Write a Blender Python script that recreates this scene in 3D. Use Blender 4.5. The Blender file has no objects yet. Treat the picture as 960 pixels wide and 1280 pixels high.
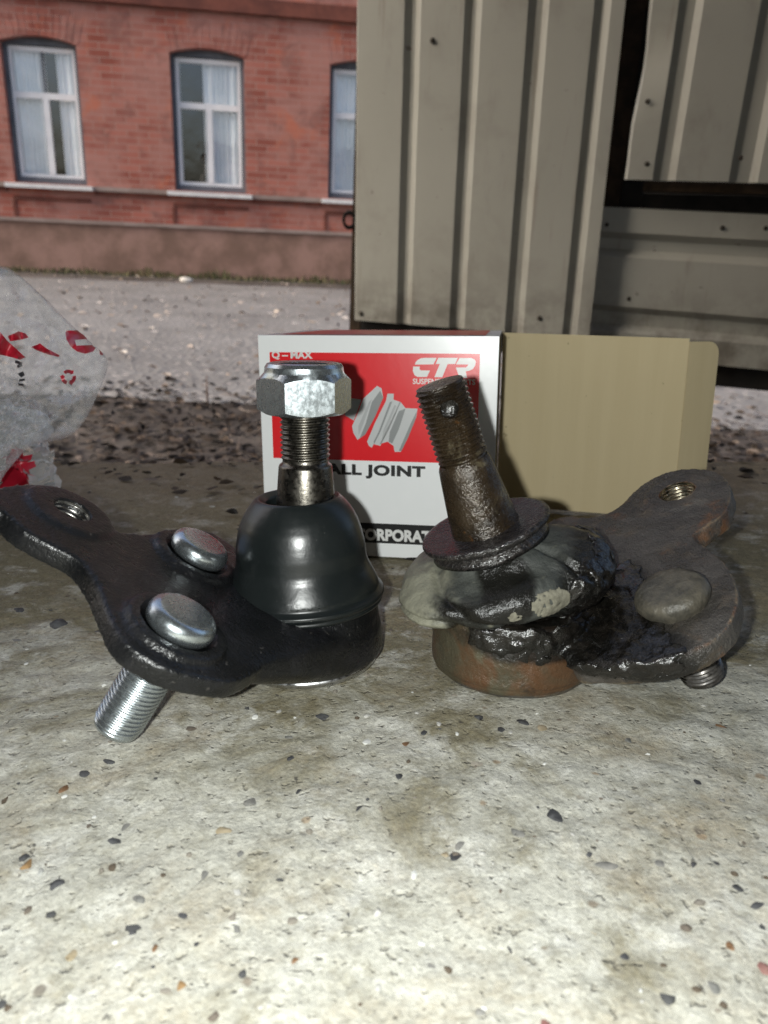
import bpy, bmesh, math, random
import numpy as np
from math import sin, cos, pi, radians, atan2, sqrt, hypot
from mathutils import Matrix, Vector, noise as mnoise

random.seed(7); np.random.seed(7)
SC = bpy.context.scene
COL = SC.collection

# ------------------------------------------------------------------ camera
FPX, CX, CY = 960.0, 480.0, 640.0
EYE = 0.69                                    # lens above the yard
cam_d = bpy.data.cameras.new('camera'); cam = bpy.data.objects.new('camera', cam_d); COL.objects.link(cam)
cam_d.sensor_fit = 'VERTICAL'; cam_d.sensor_height = 36; cam_d.lens = 27
cam_d.clip_start = 0.01; cam_d.clip_end = 600
CAMW = Matrix.Translation((0, 0, EYE)) @ Matrix.Rotation(radians(90 - 20.1), 4, 'X') @ Matrix.Rotation(radians(2.7), 4, 'Z')
cam.matrix_world = CAMW
cam_d.dof.use_dof = True; cam_d.dof.focus_distance = 0.222; cam_d.dof.aperture_fstop = 23
SC.camera = cam
# the concrete slab lies a little out of level: S takes slab coordinates (x right, y away, z up) to the world
SLABCAM = Matrix.Translation((0, 0, 0.1)) @ Matrix.Rotation(radians(90 - 14.6), 4, 'X')
S = CAMW @ SLABCAM.inverted()

# ------------------------------------------------------------------ light
w = bpy.data.worlds.new('World'); SC.world = w; w.use_nodes = True
nt = w.node_tree; nt.nodes.clear()
sky = nt.nodes.new('ShaderNodeTexSky'); sky.sky_type = 'NISHITA'; sky.sun_disc = False
SUN_EL, SUN_AZ = radians(38), radians(250)     # azimuth clockwise from +Y: from the left, a little behind the camera
sky.sun_elevation = SUN_EL; sky.sun_rotation = SUN_AZ; sky.air_density = 1.0; sky.dust_density = 6.0
bg = nt.nodes.new('ShaderNodeBackground'); bg.inputs[1].default_value = 0.15
wo = nt.nodes.new('ShaderNodeOutputWorld')
nt.links.new(sky.outputs[0], bg.inputs[0]); nt.links.new(bg.outputs[0], wo.inputs[0])
sd = bpy.data.lights.new('sun', 'SUN'); sd.energy = 1.0; sd.angle = radians(12); sd.color = (1, .95, .88)
so = bpy.data.objects.new('sun', sd); COL.objects.link(so)
so.rotation_euler = Vector((-sin(SUN_AZ) * cos(SUN_EL), -cos(SUN_AZ) * cos(SUN_EL), -sin(SUN_EL))).to_track_quat('-Z', 'Y').to_euler()
# the phone's flash, 12 mm to the left of its lens: the light that the photograph was taken with
fd = bpy.data.lights.new('phone_flash', 'POINT'); fd.energy = 1.7; fd.shadow_soft_size = 0.0022; fd.color = (.97, 1, .97)
fo = bpy.data.objects.new('phone_flash', fd); COL.objects.link(fo)
fo.matrix_world = CAMW @ Matrix.Translation((-0.012, 0.0005, 0.001))
SC.view_settings.view_transform = 'Standard'; SC.view_settings.look = 'None'
SC.view_settings.gamma = 1; SC.view_settings.exposure = 0.6
SC.cycles.use_denoising = True; SC.cycles.denoiser = 'OPENIMAGEDENOISE'; SC.cycles.denoising_input_passes = 'RGB_ALBEDO_NORMAL'; SC.cycles.denoising_prefilter = 'NONE'
SC.cycles.max_bounces = 8; SC.cycles.transparent_max_bounces = 16; SC.cycles.sample_clamp_indirect = 4

# ------------------------------------------------------------------ node materials
class NM:
    def __init__(s, name):
        s.m = bpy.data.materials.new(name); s.m.use_nodes = True; s.t = s.m.node_tree; s.t.nodes.clear()
        s.out = s.n('ShaderNodeOutputMaterial'); s.b = s.n('ShaderNodeBsdfPrincipled')
        s.l(s.b.outputs[0], s.out.inputs[0]); s.co = s.n('ShaderNodeTexCoord').outputs['Object']
    def n(s, t, **k):
        x = s.t.nodes.new(t)
        for a, v in k.items(): setattr(x, a, v)
        return x
    def l(s, a, b): s.t.links.new(a, b)
    def put(s, inp, v):
        if hasattr(v, 'is_linked') or isinstance(v, bpy.types.NodeSocket): s.l(v, inp)
        else:
            if isinstance(v, (tuple, list)) and len(v) == 3 and len(inp.default_value) == 4: v = (*v, 1)
            inp.default_value = v
    def noise(s, scale, detail=4, rough=.55, dist=0, co=None, col=False):
        x = s.n('ShaderNodeTexNoise'); x.inputs['Scale'].default_value = scale; x.inputs['Detail'].default_value = detail
        x.inputs['Roughness'].default_value = rough; x.inputs['Distortion'].default_value = dist; s.l(co or s.co, x.inputs['Vector'])
        return x.outputs['Color' if col else 'Fac']
    def vor(s, scale, co=None, feature='F1', out='Distance', rand=1):
        x = s.n('ShaderNodeTexVoronoi', feature=feature); x.inputs['Scale'].default_value = scale; x.inputs['Randomness'].default_value = rand
        s.l(co or s.co, x.inputs['Vector']); return x.outputs[out]
    def map(s, scale=(1, 1, 1), loc=(0, 0, 0), rot=(0, 0, 0), co=None):
        x = s.n('ShaderNodeMapping'); x.inputs['Scale'].default_value = scale; x.inputs['Location'].default_value = loc
        x.inputs['Rotation'].default_value = rot; s.l(co or s.co, x.inputs['Vector']); return x.outputs[0]
    def rng(s, v, a, b, c=0, d=1, smooth=True):
        x = s.n('ShaderNodeMapRange', clamp=True); x.interpolation_type = 'SMOOTHSTEP' if smooth else 'LINEAR'
        s.put(x.inputs[0], v)
        for i, q in enumerate((a, b, c, d)): s.put(x.inputs[i + 1], q)
        return x.outputs[0]
    def math(s, op, a, b=0.0):
        x = s.n('ShaderNodeMath', operation=op); s.put(x.inputs[0], a); s.put(x.inputs[1], b); return x.outputs[0]
    def mix(s, f, a, b, mode='MIX'):
        x = s.n('ShaderNodeMix', data_type='RGBA', blend_type=mode); s.put(x.inputs[0], f); s.put(x.inputs[6], a); s.put(x.inputs[7], b)
        return x.outputs[2]
    def sep(s, co=None):
        x = s.n('ShaderNodeSeparateXYZ'); s.l(co or s.co, x.inputs[0]); return x.outputs
    def bump(s, h, dist, strength=1.0, nrm=None):
        x = s.n('ShaderNodeBump'); x.inputs['Strength'].default_value = strength; x.inputs['Distance'].default_value = dist
        s.l(h, x.inputs['Height'])
        if nrm is not None: s.l(nrm, x.inputs['Normal'])
        return x.outputs[0]
    def set(s, col=None, rough=None, metal=None, nrm=None, spec=None, coat=None, ior=None):
        b = s.b.inputs
        for k, v in (('Base Color', col), ('Roughness', rough), ('Metallic', metal), ('Normal', nrm), ('Specular IOR Level', spec), ('Coat Weight', coat), ('IOR', ior)):
            if v is not None: s.put(b[k], v)
        return s.m
def grease_film(k):                            # 0..1: where grease has smeared over the worn joint (object coordinates start at its cup)
    x, y, z = k.sep(); X = k.math('ADD', x, .0369); best = None
    for cx, rx, cz, rz in ((.0590, .0135, .0285, .0145), (.0440, .0235, .0165, .0048), (.0610, .0125, .0185, .0055), (.0315, .0065, .0320, .0070), (.0240, .0090, .0255, .0022)):
        a = k.math('DIVIDE', k.math('SUBTRACT', X, cx), rx); b = k.math('DIVIDE', k.math('SUBTRACT', z, cz), rz)
        e = k.math('ADD', k.math('MULTIPLY', a, a), k.math('MULTIPLY', b, b)); best = e if best is None else k.math('MINIMUM', best, e)
    best = k.math('ADD', best, k.math('MULTIPLY', k.math('SUBTRACT', k.noise(95, 6, .65, .3), .5), 2.0))
    best = k.math('ADD', best, k.rng(y, .004, .012, 0, 4))
    return k.rng(best, .7, 1.7, 1, 0)
BLK = (.0065, .006, .005)

def m_concrete():
    k = NM('concrete'); y = k.sep()[1]
    big = k.noise(9, 5, .6, .4); mid = k.noise(34, 8, .68, .6); fine = k.noise(240, 6, .7); fine2 = k.noise(760, 4, .7)
    st = k.math('ADD', k.math('MULTIPLY', big, .75), k.math('MULTIPLY', mid, .85))
    st = k.math('ADD', st, k.rng(y, .10, .34, -.17, .12, False))          # more dirt trodden in towards the yard edge
    stain = k.rng(st, .62, .86)
    c = k.mix(stain, (.44, .432, .383), (.19, .167, .106))
    c = k.mix(k.rng(k.noise(60, 7, .7, .3, k.map(loc=(3, 1, 0))), .50, .66, 0, .8), c, (.55, .545, .505))     # lime bloom
    c = k.mix(k.rng(k.noise(24, 10, .75, .3, k.map(loc=(5, 7, 0))), .48, .70, 0, .65), c, (.27, .215, .135))   # brown dirt
    c = k.mix(k.rng(y, .30, .48, 0, .8), c, (.235, .185, .125))
    c = k.mix(k.rng(fine, .32, .48, .42, 0), c, (.26, .24, .18))
    c = k.mix(k.rng(fine2, .36, .46, .35, 0), c, (.16, .15, .12))
    # sand grains and dark aggregate flecks
    v = k.n('ShaderNodeTexVoronoi'); v.inputs['Scale'].default_value = 420; k.l(k.map((1, .8, 1)), v.inputs['Vector'])
    pick = k.sep(v.outputs['Color'])[0]
    fl = k.math('MULTIPLY', k.rng(k.noise(330, 3, .6, 0, k.map((1, .75, 1), (6, 2, 0))), .68, .73), k.rng(k.noise(26, 3, .6), .38, .55, .25, 1))
    c = k.mix(k.math('MULTIPLY', fl, .85), c, (.075, .07, .062))
    v2 = k.n('ShaderNodeTexVoronoi'); v2.inputs['Scale'].default_value = 190; k.l(k.map(loc=(2, 3, 0)), v2.inputs['Vector'])
    p2 = k.sep(v2.outputs['Color'])
    dd = k.math('ADD', v2.outputs['Distance'], k.math('MULTIPLY', k.noise(500, 3), .35))
    fl2 = k.math('MULTIPLY', k.rng(dd, .30, .42, 1, 0), k.rng(p2[0], .95, .965))
    c = k.mix(k.math('MULTIPLY', fl2, .8), c, k.mix(p2[1], (.11, .10, .09), (.30, .22, .14)))
    gr = k.sep(k.vor(1250, out='Color'))[0]; c = k.mix(.28, c, k.mix(gr, (.2, .19, .15), (.72, .71, .66)), 'OVERLAY')
    pit = k.rng(k.noise(480, 2, .5, 0, k.map(loc=(8, 8, 0))), .62, .72); c = k.mix(k.math('MULTIPLY', pit, .45), c, (.15, .135, .10))
    h = k.math('ADD', k.math('MULTIPLY', fine, .7), k.math('MULTIPLY', fine2, .35))
    h = k.math('ADD', h, k.math('MULTIPLY', mid, 1.2))
    h = k.math('SUBTRACT', k.math('ADD', h, k.math('MULTIPLY', gr, .12)), k.math('MULTIPLY', pit, .5))
    return k.set(c, k.rng(fine, .3, .7, .7, .95), nrm=k.bump(h, .0013, .7), spec=.3)

def m_forging():                              # black e-coated forging
    k = NM('black_forging'); f = k.noise(900, 3, .6); g = k.noise(260, 4, .6)
    c = k.mix(k.rng(k.noise(70, 5), .45, .7), (.0045, .0048, .0052), (.010, .010, .0115))
    c = k.mix(k.rng(k.noise(500, 3), .68, .74, 0, .5), c, (.07, .065, .06))
    return k.set(c, k.rng(g, .3, .7, .26, .40), nrm=k.bump(k.math('ADD', f, k.math('MULTIPLY', g, .8)), .00042, .8), spec=.45)

def m_rubber():
    k = NM('black_rubber'); f = k.noise(420, 3)
    dust = k.math('MULTIPLY', k.rng(k.noise(1500, 2, .6), .70, .76), k.rng(k.noise(150, 3), .45, .7))
    c = k.mix(k.math('MULTIPLY', dust, .5), k.mix(k.noise(90, 4), (.005, .0068, .0070), (.0095, .012, .0122)), (.2, .2, .19))
    return k.set(c, k.rng(k.noise(120, 5), .35, .7, .29, .38), nrm=k.bump(f, .00012, .5), spec=.5)

def m_metal(name, col, rough, dirt=None, dscale=200, dlo=.5, dhi=.7, bump=.0001, bscale=500, rvar=.12, metal=1.0):
    k = NM(name); f = k.noise(bscale, 4, .6)
    c = col; r = k.rng(f, .3, .7, rough - rvar, rough + rvar); me = metal
    if dirt:
        mk = k.rng(k.noise(dscale, 6, .65), dlo, dhi)
        c = k.mix(mk, col, dirt); me = k.math('SUBTRACT', metal, k.math('MULTIPLY', mk, metal * .9)); r = k.math('ADD', r, k.math('MULTIPLY', mk, .2))
    return k.set(c, r, me, k.bump(f, bump, .6))

def m_old_steel():                            # rust, oil film and road dirt over a forging
    k = NM('dirty_old_forging'); a = k.noise(45, 8, .68, .5); b = k.noise(120, 7, .68, .4, k.map(loc=(1, 2, 3))); f = k.noise(900, 4, .7)
    c = k.mix(k.rng(a, .35, .65), (.040, .036, .032), (.085, .076, .066))
    c = k.mix(k.rng(b, .52, .72, 0, .8), c, (.105, .080, .055))
    edge = k.rng(k.math('ADD', k.n('ShaderNodeNewGeometry').outputs['Pointiness'], k.math('MULTIPLY', k.math('SUBTRACT', b, .5), .10)), .515, .55)
    c = k.mix(k.rng(k.noise(75, 7, .7, .4, k.map(loc=(9, 1, 4))), .55, .68, 0, .85), c, (.15, .066, .026))
    c = k.mix(k.rng(k.noise(160, 6, .7, .2, k.map(loc=(4, 4, 1))), .66, .74, 0, .7), c, (.26, .21, .14))
    c = k.mix(k.math('MULTIPLY', edge, .75), c, k.mix(k.rng(k.noise(140, 5, .7), .4, .6), (.17, .075, .03), (.24, .19, .12)))
    oil = k.rng(k.noise(60, 5, .6, .5, k.map(loc=(7, 3, 0))), .48, .62)
    c = k.mix(k.math('MULTIPLY', oil, .4), c, (.02, .018, .015))
    g = grease_film(k); c = k.mix(k.math('MULTIPLY', g, .92), c, BLK); ro = k.math('SUBTRACT', k.rng(f, .3, .7, .36, .56), k.math('MULTIPLY', oil, .18))
    ro = k.math('SUBTRACT', ro, k.math('MULTIPLY', g, k.math('MULTIPLY', ro, .55)))
    return k.set(c, ro, 0.1, k.bump(k.math('ADD', f, k.math('MULTIPLY', b, 1.8)), .0007, .85), spec=.6)

def m_rust_housing():
    k = NM('rusty_cup'); z = k.sep()[2]; a = k.noise(50, 8, .66, .6); b = k.noise(150, 7, .7, .3); f = k.noise(700, 4, .7)
    c = k.mix(k.rng(a, .38, .62), (.066, .058, .036), (.098, .048, .022))
    c = k.mix(k.rng(b, .56, .72, 0, .75), c, (.030, .019, .012))
    c = k.mix(k.rng(k.noise(38, 6, .6, .5, k.map(loc=(2, 8, 3))), .54, .66, 0, .8), c, (.10, .098, .064))
    g = grease_film(k); c = k.mix(k.math('MULTIPLY', g, .92), c, BLK)
    return k.set(c, k.rng(f, .3, .7, .26, .48), .15, k.bump(k.math('ADD', k.math('MULTIPLY', f, .6), b), .0007, .8))

def m_grease():
    k = NM('black_grease'); f = k.noise(520, 5, .7); g = k.noise(180, 4, .6)
    c = k.mix(k.rng(g, .4, .7), (.004, .0036, .003), (.012, .010, .008))
    return k.set(c, k.rng(g, .35, .7, .10, .22), nrm=k.bump(k.math('ADD', k.math('MULTIPLY', f, .5), k.math('MULTIPLY', k.noise(1300, 2), .25)), .0007, 1.0), spec=.8)

def m_old_rubber():
    k = NM('perished_grey_rubber'); a = k.noise(55, 6, .62, .5); f = k.noise(600, 4, .7); x, y, z = k.sep()
    c = k.mix(k.rng(a, .36, .68), (.026, .029, .027), (.060, .064, .056))
    dust = k.rng(k.math('ADD', k.math('MULTIPLY', x, -34), k.noise(70, 6, .65)), 1.0, 1.5)
    c = k.mix(dust, c, (.20, .195, .145))
    oil = k.rng(k.noise(48, 5, .6, .9, k.map(loc=(3, 5, 1))), .47, .62)
    c = k.mix(k.math('MULTIPLY', oil, .88), c, (.010, .010, .009))
    c = k.mix(k.rng(k.noise(210, 6, .65, .2, k.map(loc=(1, 5, 8))), .60, .72, 0, .5), c, (.20, .195, .145))
    g = grease_film(k); c = k.mix(k.math('MULTIPLY', g, .94), c, BLK); oil = k.math('MAXIMUM', oil, g)
    return k.set(c, k.math('SUBTRACT', .66, k.math('MULTIPLY', oil, .42)), nrm=k.bump(k.math('ADD', f, k.math('MULTIPLY', k.noise(190, 6, .7, .6), 1.6)), .0004, .8), spec=.5)

def m_oily_disc():
    k = NM('oily_rubber_lip'); f = k.noise(380, 4, .7, .4, k.map((1, 3, 1)))
    return k.set(k.mix(k.rng(f, .4, .7), (.008, .007, .007), (.028, .023, .021)), k.rng(f, .35, .65, .08, .32),
                 nrm=k.bump(f, .0009, .8), spec=.7)

def m_old_stud():
    k = NM('oily_rusty_stud'); a = k.noise(60, 7, .66, .6); f = k.noise(600, 4, .7)
    c = k.mix(k.rng(a, .36, .62), (.013, .009, .006), (.036, .024, .013))
    c = k.mix(k.rng(k.noise(75, 6, .6, .5, k.map(loc=(0, 2, 5))), .57, .70, 0, .8), c, (.17, .145, .09))
    c = k.mix(k.rng(k.noise(95, 6, .65, .3, k.map(loc=(6, 2, 2))), .62, .72, 0, .85), c, (.20, .08, .018))
    return k.set(c, k.rng(f, .35, .65, .12, .34), .3, k.bump(k.math('ADD', f, a), .0006, .8), spec=.65)

def m_print(name, col, rough=.28, spec=.5):
    k = NM(name); f = k.noise(160, 4)
    return k.set(k.mix(k.rng(f, .3, .8, 0, .12), col, tuple(min(1, c * 1.25 + .01) for c in col)), rough, nrm=k.bump(k.noise(300, 3), .00005, .5), spec=spec)

def m_card():
    k = NM('brown_cardboard'); v = k.noise(140, 4, .6, 0, k.map((1, 1, .06))); g = k.noise(900, 3)
    c = k.mix(k.rng(v, .3, .7), (.64, .53, .325), (.67, .56, .35))
    c = k.mix(k.rng(k.noise(300, 3), .72, .76, 0, .5), c, (.25, .19, .1))
    return k.set(c, .85, nrm=k.bump(k.math('ADD', v, k.math('MULTIPLY', g, .4)), .0003, .5), spec=.2)

def m_film(name='clear_plastic_film', base=.05, rough=.10):
    k = NM(name); lw = k.n('ShaderNodeLayerWeight'); lw.inputs[0].default_value = .35
    tr = k.n('ShaderNodeBsdfTransparent'); tr.inputs[0].default_value = (.96, .97, .98, 1)
    k.set((.86, .88, .90), rough, spec=1.0, nrm=k.bump(k.noise(40, 2, .5, .8), .0012, .5))
    mx = k.n('ShaderNodeMixShader'); k.l(k.math('ADD', base, k.math('MULTIPLY', lw.outputs['Facing'], .42)), mx.inputs[0])
    k.l(tr.outputs[0], mx.inputs[1]); k.l(k.b.outputs[0], mx.inputs[2]); k.l(mx.outputs[0], k.out.inputs[0]); return k.m

def m_brick():
    k = NM('red_brick'); x, y, z = k.sep()
    cb = k.n('ShaderNodeCombineXYZ'); k.l(x, cb.inputs[0]); k.l(z, cb.inputs[1])
    br = k.n('ShaderNodeTexBrick'); k.l(cb.outputs[0], br.inputs['Vector']); br.inputs['Scale'].default_value = 1
    br.inputs['Brick Width'].default_value = .265; br.inputs['Row Height'].default_value = .078; br.inputs['Mortar Size'].default_value = .006
    br.inputs['Mortar Smooth'].default_value = .3
    br.inputs['Color1'].default_value = (.25, .075, .054, 1); br.inputs['Color2'].default_value = (.40, .14, .105, 1); br.inputs['Mortar'].default_value = (.36, .23, .195, 1)
    c = br.outputs['Color']
    c = k.mix(k.rng(k.noise(1.3, 5, .6, .5), .38, .62, 0, .7), c, (.42, .22, .185))
    c = k.mix(k.rng(k.noise(2.2, 5, .65, .5, k.map(loc=(4, 0, 2))), .55, .7, 0, .6), c, (.50, .145, .075))
    c = k.mix(k.rng(k.noise(3.5, 5, .65, .5, k.map(loc=(1, 0, 7))), .50, .70, 0, .65), c, (.20, .10, .085))
    c = k.mix(k.rng(z, .05, .7, .55, 0), c, (.17, .11, .09))
    return k.set(c, .9, nrm=k.bump(br.outputs['Fac'], -.006, .6), spec=.2)

def m_sheet():                                # pale painted profiled steel, dirty along its foot
    k = NM('pale_painted_sheet'); x, y, z = k.sep()
    c = k.mix(k.noise(5, 5, .6), (.315, .318, .285), (.375, .378, .342))
    c = k.mix(k.rng(k.noise(16, 6, .66, .3, k.map((1, 1, .35))), .56, .76, 0, .45), c, (.20, .185, .155))
    c = k.mix(k.rng(k.noise(60, 4, .6), .70, .73, 0, .7), c, (.10, .085, .07))
    c = k.mix(k.rng(k.noise(40, 5, .7, .2, k.map((1, 1, .07), (3, 0, 1))), .58, .72, 0, .4), c, (.17, .13, .095))   # rain and rust runs
    c = k.mix(k.rng(k.noise(7, 5, .65, .4, k.map(loc=(2, 5, 1))), .48, .7, 0, .4), c, (.22, .21, .185))
    low = k.math('MULTIPLY', k.rng(z, .0, .12, 1, 0), k.rng(k.noise(20, 6, .7), .35, .65))
    c = k.mix(k.math('MULTIPLY', low, .7), c, (.11, .10, .085))
    return k.set(c, .42, nrm=k.bump(k.noise(12, 4), .004, .3), spec=.4)

def m_simple(name, c1, c2, scale, rough=.8, bump=.001, bscale=None, metal=0, spec=.3):
    k = NM(name); f = k.noise(scale, 6, .65)
    return k.set(k.mix(k.rng(f, .35, .68), c1, c2), rough, metal, k.bump(k.noise(bscale or scale * 4, 4), bump, .6), spec)

def m_island(name, cols, rough=.8, spec=.3):
    k = NM(name); r = k.n('ShaderNodeNewGeometry').outputs['Random Per Island']
    cr = k.n('ShaderNodeValToRGB'); cr.color_ramp.interpolation = 'CONSTANT'; e = cr.color_ramp.elements
    while len(e) < len(cols): e.new(.5)
    for i, c in enumerate(cols): e[i].position = i / len(cols); e[i].color = (*c, 1)
    k.l(r, cr.inputs[0]); return k.set(cr.outputs[0], rough, spec=spec)

def m_road():
    k = NM('worn_gravel_road'); a = k.noise(1.2, 5, .6); b = k.noise(14, 6, .7); g = k.vor(28); v = k.n('ShaderNodeTexVoronoi')
    v.inputs['Scale'].default_value = 22; k.l(k.co, v.inputs['Vector']); pk = k.sep(v.outputs['Color'])[1]
    c = k.mix(k.rng(a, .35, .65), (.185, .181, .177), (.25, .245, .239)); c = k.mix(k.rng(b, .4, .7, 0, .5), c, (.145, .133, .126))
    c = k.mix(k.math('MULTIPLY', k.rng(v.outputs['Distance'], .3, .42, 1, 0), k.rng(pk, .80, .82)), c, (.37, .345, .32))
    return k.set(c, .9, nrm=k.bump(g, .02, .5), spec=.2)

def m_glass():
    k = NM('window_glass'); gl = k.n('ShaderNodeBsdfGlossy'); gl.inputs['Roughness'].default_value = .03; gl.inputs['Color'].default_value = (.9, .95, 1, 1)
    tr = k.n('ShaderNodeBsdfTransparent'); tr.inputs[0].default_value = (.93, .96, .98, 1)
    k.l(k.bump(k.noise(2.2, 3), .02, .25), gl.inputs['Normal'])
    mx = k.n('ShaderNodeMixShader'); mx.inputs[0].default_value = .16
    k.l(tr.outputs[0], mx.inputs[1]); k.l(gl.outputs[0], mx.inputs[2]); k.l(mx.outputs[0], k.out.inputs[0]); return k.m

ZINC = m_metal('bright_zinc', (.50, .55, .575), .27, None, bump=.00006, bscale=700, rvar=.05, metal=.95)
STUDM = m_metal('oiled_grey_steel', (.135, .125, .108), .30, (.09, .08, .07), 500, .5, 1.0, .0001, 900, .06)
CHROME = m_metal('machined_ring', (.5, .5, .5), .3, None, bump=.00005)
HOLE_NEW = m_metal('cut_thread_steel', (.45, .44, .42), .3, (.1, .1, .1), 200, .55, .75)
HOLE_OLD = m_metal('greasy_cut_thread', (.30, .27, .20), .32, (.05, .04, .03), 160, .5, .7)
OLDBOLT = m_metal('oily_dark_bolt', (.16, .15, .14), .3, (.03, .027, .024), 200, .42, .62)
FORGE, RUBBER, CONC = m_forging(), m_rubber(), m_concrete()
OLDST, RUSTC, GREASE, OLDRUB, LIP, OLDSTUD = m_old_steel(), m_rust_housing(), m_grease(), m_old_rubber(), m_oily_disc(), m_old_stud()
WHITEP = m_print('white_gloss_board', (.86, .875, .875)); REDP = m_print('red_ink', (.74, .010, .017)); BLACKP = m_print('black_ink', (.012, .012, .012), .35)
INKW = m_print('white_lettering', (.74, .74, .72)); GREYP = m_print('pale_grey_ink', (.55, .56, .56)); GREYD = m_print('mid_grey_ink', (.27, .28, .28)); GREYM = m_print('light_shadow_ink', (.42, .43, .43))
CARD, FILM, FILM2 = m_card(), m_film(), m_film('crumpled_plastic_film', .20, .16)
BAGRED = m_print('red_bag_ink', (.42, .014, .032), .3); BAGBLK = m_print('black_bag_ink', (.03, .03, .035), .3)

# ------------------------------------------------------------------ mesh helpers
def mesh(name, v, f, mat, smooth=True, sharp=None):
    me = bpy.data.meshes.new(name); me.from_pydata([tuple(map(float, q)) for q in v], [], f); me.validate()
    if mat: me.materials.append(mat)
    if smooth: me.polygons.foreach_set('use_smooth', [True] * len(me.polygons))
    if sharp: me.set_sharp_from_angle(angle=radians(sharp))
    me.update(); return me
def link(name, me, parent=None, M=None):
    o = bpy.data.objects.new(name, me); COL.objects.link(o)
    if parent is not None: o.parent = parent
    if M is not None:
        if parent is not None: o.matrix_basis = M
        else: o.matrix_world = M
    return o
def tag(o, label, cat, group=None, kind=None):
    if label: o['label'] = label
    if cat: o['category'] = cat
    if group: o['group'] = group
    if kind: o['kind'] = kind
    return o
class Thing:                                   # an Empty at the thing's base; parts given in slab (or world) coordinates
    def __init__(s, name, base, label, cat, group=None, frame=S):
        s.base = np.array(base, float); s.o = bpy.data.objects.new(name, None); s.o.empty_display_size = .01; COL.objects.link(s.o)
        s.o.matrix_world = frame @ Matrix.Translation(Vector(base)); tag(s.o, label, cat, group)
    def part(s, name, vf, mat, parent=None, smooth=True, sharp=None, label=None):
        v = np.asarray(vf[0], float) - s.base
        o = link(name, mesh(name, v, vf[1], mat, smooth, sharp), parent or s.o)
        if label: o['label'] = label
        return o
    def part_mesh(s, name, me, mat, parent=None):
        me.transform(Matrix.Translation(Vector(-s.base))); me.materials.clear(); me.materials.append(mat)
        me.polygons.foreach_set('use_smooth', [True] * len(me.polygons)); me.update()
        return link(name, me, parent or s.o)
def frame(o, u, ref=(0, 1, 0)):                # 3x4: columns e1,e2,u,o
    u = np.array(u, float); u /= np.linalg.norm(u); ref = np.array(ref, float)
    e1 = np.cross(ref, u); e1 /= np.linalg.norm(e1); e2 = np.cross(u, e1)
    return np.array([e1, e2, u]), np.array(o, float)
def tf(fr, pts): return np.asarray(pts, float) @ fr[0] + fr[1]
def join(*vfs):
    V, F, n = [], [], 0
    for v, f in vfs:
        V.append(np.asarray(v, float)); F += [tuple(i + n for i in q) for q in f]; n += len(v)
    return np.vstack(V), F
def lathe(prof, fr, seg=64, cap0=False, cap1=False):
    V = []; F = []; n = len(prof)
    for r, z in prof:
        for i in range(seg):
            a = 2 * pi * i / seg; V.append((r * cos(a), r * sin(a), z))
    for j in range(n - 1):
        for i in range(seg):
            k = (i + 1) % seg; F.append((j * seg + i, j * seg + k, (j + 1) * seg + k, (j + 1) * seg + i))
    if cap0: F.append(tuple(range(seg - 1, -1, -1)))
    if cap1: F.append(tuple((n - 1) * seg + i for i in range(seg)))
    return tf(fr, V), F
def thread(R, pitch, z0, z1, fr, depth=None, seg=48, cap0=False, cap1=False, inner=False, fade0=1.0, fade1=1.0, per=6, jit=0, core=0):
    depth = depth or pitch * .58; n = int((z1 - z0) / pitch * per); V = []; F = []
    for j in range(n + 1):
        z = z0 + (z1 - z0) * j / n
        e = min(1, (z - z0) / (fade0 * pitch) if fade0 else 1, (z1 - z) / (fade1 * pitch) if fade1 else 1)
        for i in range(seg):
            t = (z / pitch - i / seg) % 1.0; tri = abs(2 * t - 1); tri = min(max((tri - .06) / .88, 0), 1)
            d = depth * (1 - tri); r = R - d * e - (1 - e) * depth * .75 if not inner else R + depth * tri * e
            if jit: r += jit * (mnoise.noise((i * .35, j * .2, 3)) - .1)
            a = 2 * pi * i / seg; V.append((r * cos(a), r * sin(a), z))
    for j in range(n):
        for i in range(seg):
            k = (i + 1) % seg; q = (j * seg + i, j * seg + k, (j + 1) * seg + k, (j + 1) * seg + i); F.append(q[::-1] if inner else q)
    if cap0: F.append(tuple(range(seg - 1, -1, -1)))
    if cap1: F.append(tuple(n * seg + i for i in range(seg)))
    return tf(fr, V), F
def smooth_outline(pts, n=6):                  # closed Catmull-Rom
    P = [np.array(p, float) for p in pts]; m = len(P); out = []
    for i in range(m):
        a, b, c, d = P[i - 1], P[i], P[(i + 1) % m], P[(i + 2) % m]
        for k in range(n):
            t = k / n; out.append(.5 * (2 * b + (c - a) * t + (2 * a - 5 * b + 4 * c - d) * t * t + (3 * b - a - 3 * c + d) * t ** 3))
    return out
def prism(outline, w0, w1, fr, inset0=0):
    n = len(outline); c = sum(np.array(p) for p in outline) / n
    V = [(*(c + (np.array(p) - c) * (1 - inset0)), w0) for p in outline] + [(*p, w1) for p in outline]
    F = [tuple(range(n - 1, -1, -1)), tuple(range(n, 2 * n))] + [(i, (i + 1) % n, n + (i + 1) % n, n + i) for i in range(n)]
    return tf(fr, V), F
def boxv(a, b):
    (x0, y0, z0), (x1, y1, z1) = a, b
    V = [(x, y, z) for z in (z0, z1) for y in (y0, y1) for x in (x0, x1)]
    return np.array(V, float), [(0, 2, 3, 1), (4, 5, 7, 6), (0, 1, 5, 4), (2, 6, 7, 3), (0, 4, 6, 2), (1, 3, 7, 5)]
def ico(sub=2):
    bm = bmesh.new(); bmesh.ops.create_icosphere(bm, subdivisions=sub, radius=1)
    v = np.array([q.co[:] for q in bm.verts]); f = [tuple(x.index for x in q.verts) for q in bm.faces]; bm.free(); return v, f
ICO2, ICO3, ICO1 = ico(2), ico(3), ico(1)
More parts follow.
